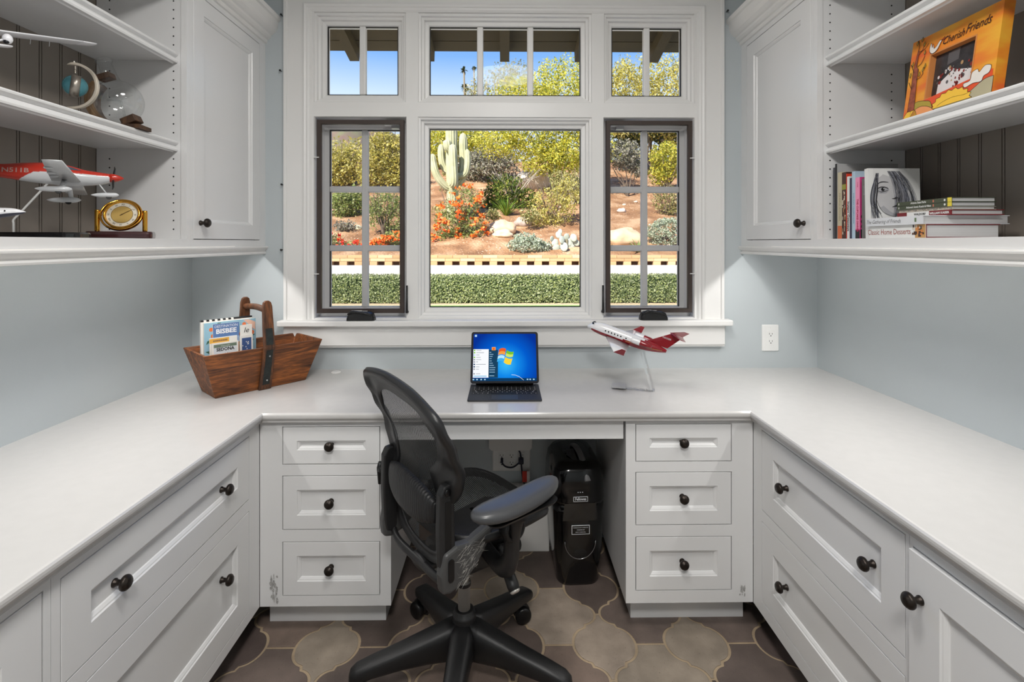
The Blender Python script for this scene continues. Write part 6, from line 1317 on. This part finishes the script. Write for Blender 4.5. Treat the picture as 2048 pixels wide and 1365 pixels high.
def face(m, w, h, t):
    y = -.0006; r = random.Random(9); up = lambda c: .21 + .80 * c
    P_ = lambda pts, k, d=0: (m.__setattr__('mat', k), m.add([(w * a, y - d, h * up(c)) for a, c in pts], [tuple(range(len(pts)))]))
    def st(pts, th, k, d=.0003, f=True):
        pts = [(v.x, v.y) for v in catmull([(a, up(c) if f else c, 0) for a, c in pts], 5)]; n = len(pts)
        for i, ((a, c), (a2, c2)) in enumerate(zip(pts, pts[1:])):
            a, c, a2, c2 = [min(.985, max(.015, q)) for q in (a, c, a2, c2)]; p, q = Vector((w * a, h * c)), Vector((w * a2, h * c2)); nn = q - p
            if nn.length < 1e-6: continue
            s = th * (.3 + .7 * math.sin(PI * (i + .5) / n)); nn = Vector((-nn.y, nn.x)).normalized() * s; m.mat = k; m.add([(p.x - nn.x, y - d, p.y - nn.y), (q.x - nn.x, y - d, q.y - nn.y), (q.x + nn.x, y - d, q.y + nn.y), (p.x + nn.x, y - d, p.y + nn.y)], [(0, 1, 2, 3)])
    P_([(.12, .62), (.15, .42), (.22, .28), (.34, .17), (.5, .12), (.62, .16), (.66, .3), (.62, .42), (.60, .5), (.58, .62), (.48, .82), (.28, .88), (.15, .78)], 2)
    P_([(.50, .13), (.62, .16), (.70, .3), (.72, .5), (.70, .66), (.60, .80), (.58, .62), (.6, .5), (.62, .40)], 3, .0002)
    P_([(.15, .56), (.22, .65), (.36, .66), (.40, .60), (.34, .54), (.22, .53)], 6, .0002); P_([(.22, .28), (.34, .17), (.5, .12), (.56, .14), (.40, .22), (.28, .32)], 6, .0002)
    for k in range(120):
        a = r.uniform(.36, .60); b_ = r.uniform(0, 1); st([(a, .96), (a + .08 + .12 * b_, .80), (a + .12 + .22 * b_, .56 + r.uniform(-.05, .05)), (a + .08 + .26 * b_, .30 + r.uniform(-.1, .1))], r.uniform(.0002, .0008), r.choice([0, 1, 3, 3, 4]), .0004 + .000004 * k, False)
    for k in range(54):
        a = r.uniform(.03, .15); st([(.17 + r.uniform(-.03, .03), .93), (a + .03, .72), (a, .5), (a + r.uniform(-.02, .14), r.uniform(.16, .36))], r.uniform(.0002, .0007), r.choice([0, 1, 3, 4]), .0004 + .000004 * k, False)
    st([(.14, .66), (.20, .725), (.28, .745), (.38, .735)], .0014, 1, .0010)
    st([(.15, .60), (.21, .645), (.30, .65), (.38, .62)], .0013, 0, .0012); st([(.17, .585), (.23, .565), (.31, .575), (.37, .60)], .0008, 1, .0012)
    P_([(.27 + .034 * math.cos(a), .610 + .030 * math.sin(a)) for a in (2 * PI * i / 14 for i in range(14))], 0, .0011); P_([(.285 + .010 * math.cos(a), .62 + .009 * math.sin(a)) for a in (2 * PI * i / 8 for i in range(8))], 5, .0014)
    st([(.52, .64), (.55, .56), (.585, .49), (.55, .455)], .0007, 3, .0011); st([(.44, .445), (.49, .45), (.53, .47), (.57, .452)], .0012, 0, .0011); P_([(.46, .44), (.5, .462), (.56, .45), (.52, .435)], 1, .0010)
    P_([(.45, .30), (.53, .335), (.58, .345), (.66, .35), (.62, .31), (.55, .30)], 1, .0010); P_([(.46, .295), (.55, .30), (.65, .335), (.61, .27), (.53, .255)], 3, .0010); st([(.44, .295), (.52, .312), (.58, .312), (.66, .345)], .0010, 0, .0012)
    st([(.13, .55), (.16, .38), (.24, .24), (.36, .155), (.52, .12)], .0007, 1, .0010)
    for k in range(16): a = r.uniform(.38, .58); st([(a, .10), (a + r.uniform(-.04, .04), .02), (a + r.uniform(-.06, .05), -.08)], .0009, r.choice([7, 1, 7]), .0010)
    m.mat = 8; m.add([(0, -.0004, 0), (w * .095, -.0004, 0), (w * .095, -.0004, h), (0, -.0004, h)], [(0, 1, 2, 3)])
book('white book with charcoal drawing of a face on its cover', T(1.150, 1.579, ZD + .0006, rx=-1.5), .165, .222, .017, WH_, face, [K, col('charcoal', (70, 70, 74)), col('paper', (200, 199, 200)), col('shade', (142, 142, 148)), col('bluegrey', (112, 118, 134)), WH_, col('halftone', (174, 174, 178)), col('sienna', (150, 84, 60)), col('spinewhite', (236, 236, 234))])
F = lambda x, y, z: T(x, y, z, rx=90)                                  # lying flat, spine to the room
GR2 = 'books lying in a stack on the right shelf'
def cd(m, w, h, t):
    m.text('Classic Home Desserts', .0235, side(t * .48, h * .37), mat=0, sx=.76); sp(m, 0, t, h * .83, h * .995, 1)
    r = random.Random(2)
    for k in range(22): a, c = r.uniform(.002, t - .008), r.uniform(h * .78, h * .93); sp(m, a, a + r.uniform(.004, .010), c, c + r.uniform(.004, .012), r.choice([2, 3, 4]), .0006)
CM = col('maroon', (120, 28, 36))
book('thick white book lettered Classic Home Desserts at the bottom of the stack', F(1.145, 1.574, ZD + .0003), .205, .215, .037, CM, lambda m, w, h, t: (sp(m, 0, t, 0, h, 5, .0001), cd(m, w, h, t)), [col('brick', (150, 60, 50)), col('caramel', (196, 150, 92)), col('cream', (214, 200, 180)), col('apricot', (206, 128, 66)), col('choc', (60, 40, 36)), WH_], group=GR2)
def gf(m, w, h, t): m.text('The Gathering of Friends', .0165, side(t * .5, h * .32), mat=0, shear=.35, sx=.82, weight=-.0002); sp(m, t * .28, t * .75, h * .87, h * .90, 1)
book('white book lettered The Gathering of Friends on top of the dessert book', F(1.138, 1.576, 1.4338), .24, .215, .024, col('offwhite', (222, 224, 228)), gf, [K, col('sage', (104, 128, 92))], group=GR2)
book('dark red and white book lettered KAISER in the middle of the stack', F(1.203, 1.534, 1.4582), .145, .188, .0145, CM, lambda m, w, h, t: (sp(m, 0, t, h * .2, h * .62, 1), m.text('WALDORF', .0085, side(t / 2, h * .45), mat=2, weight=.0003), m.text('WILLIAM KAISER', .0085, side(t / 2, h * .80), mat=0, weight=.0003)), [WH_, WH_, K], group=GR2)
def pt(m, w, h, t):
    r = random.Random(1)
    for k in range(40): a, c = r.uniform(.0005, t - .003), r.uniform(0, h - .006); sp(m, a, a + .0025, c, c + .005, r.choice([0, 1]))
book('thin cream patterned booklet under the two green books', F(1.206, 1.532, 1.4729), .118, .188, .0085, col('stone', (186, 180, 168)), pt, [col('cream', (214, 200, 180)), col('greige', (150, 142, 130))], group=GR2, hard=.0012)
GRN = col('forest', (70, 76, 58)); 
def gn(s):
    def f(m, w, h, t): sp(m, 0, t, h * .93, h, 1); m.text(s, .0082, side(t / 2, h * .42), mat=0, sx=.84, weight=.0002); sp(m, t * .2, t * .8, h * .68, h * .70, 2); m.mat = 0; m.add([(-.0005, t / 2 + .003 * math.sin(a), h * .885 + .003 * math.cos(a)) for a in (2 * PI * i / 12 for i in range(12))], [tuple(range(12))]); sp(m, t * .25, t * .75, h * .03, h * .045, 0)
    return f
book("green book lettered Arizona's Scenic Roads and Hikes with yellow spine end", F(1.202, 1.533, 1.4816), .122, .190, .0118, GRN, gn("Arizona's Scenic Roads & Hikes"), [WH_, col('yellow', (226, 206, 70)), col('salmon', (206, 120, 96))], group=GR2, hard=.0012)
book('green book lettered Arizona State Parks at the very top of the stack', F(1.201, 1.532, 1.4936), .122, .190, .0118, GRN, gn('Arizona State Parks'), [WH_, col('yellow', (226, 206, 70)), col('salmon', (206, 120, 96))], group=GR2, hard=.0012)
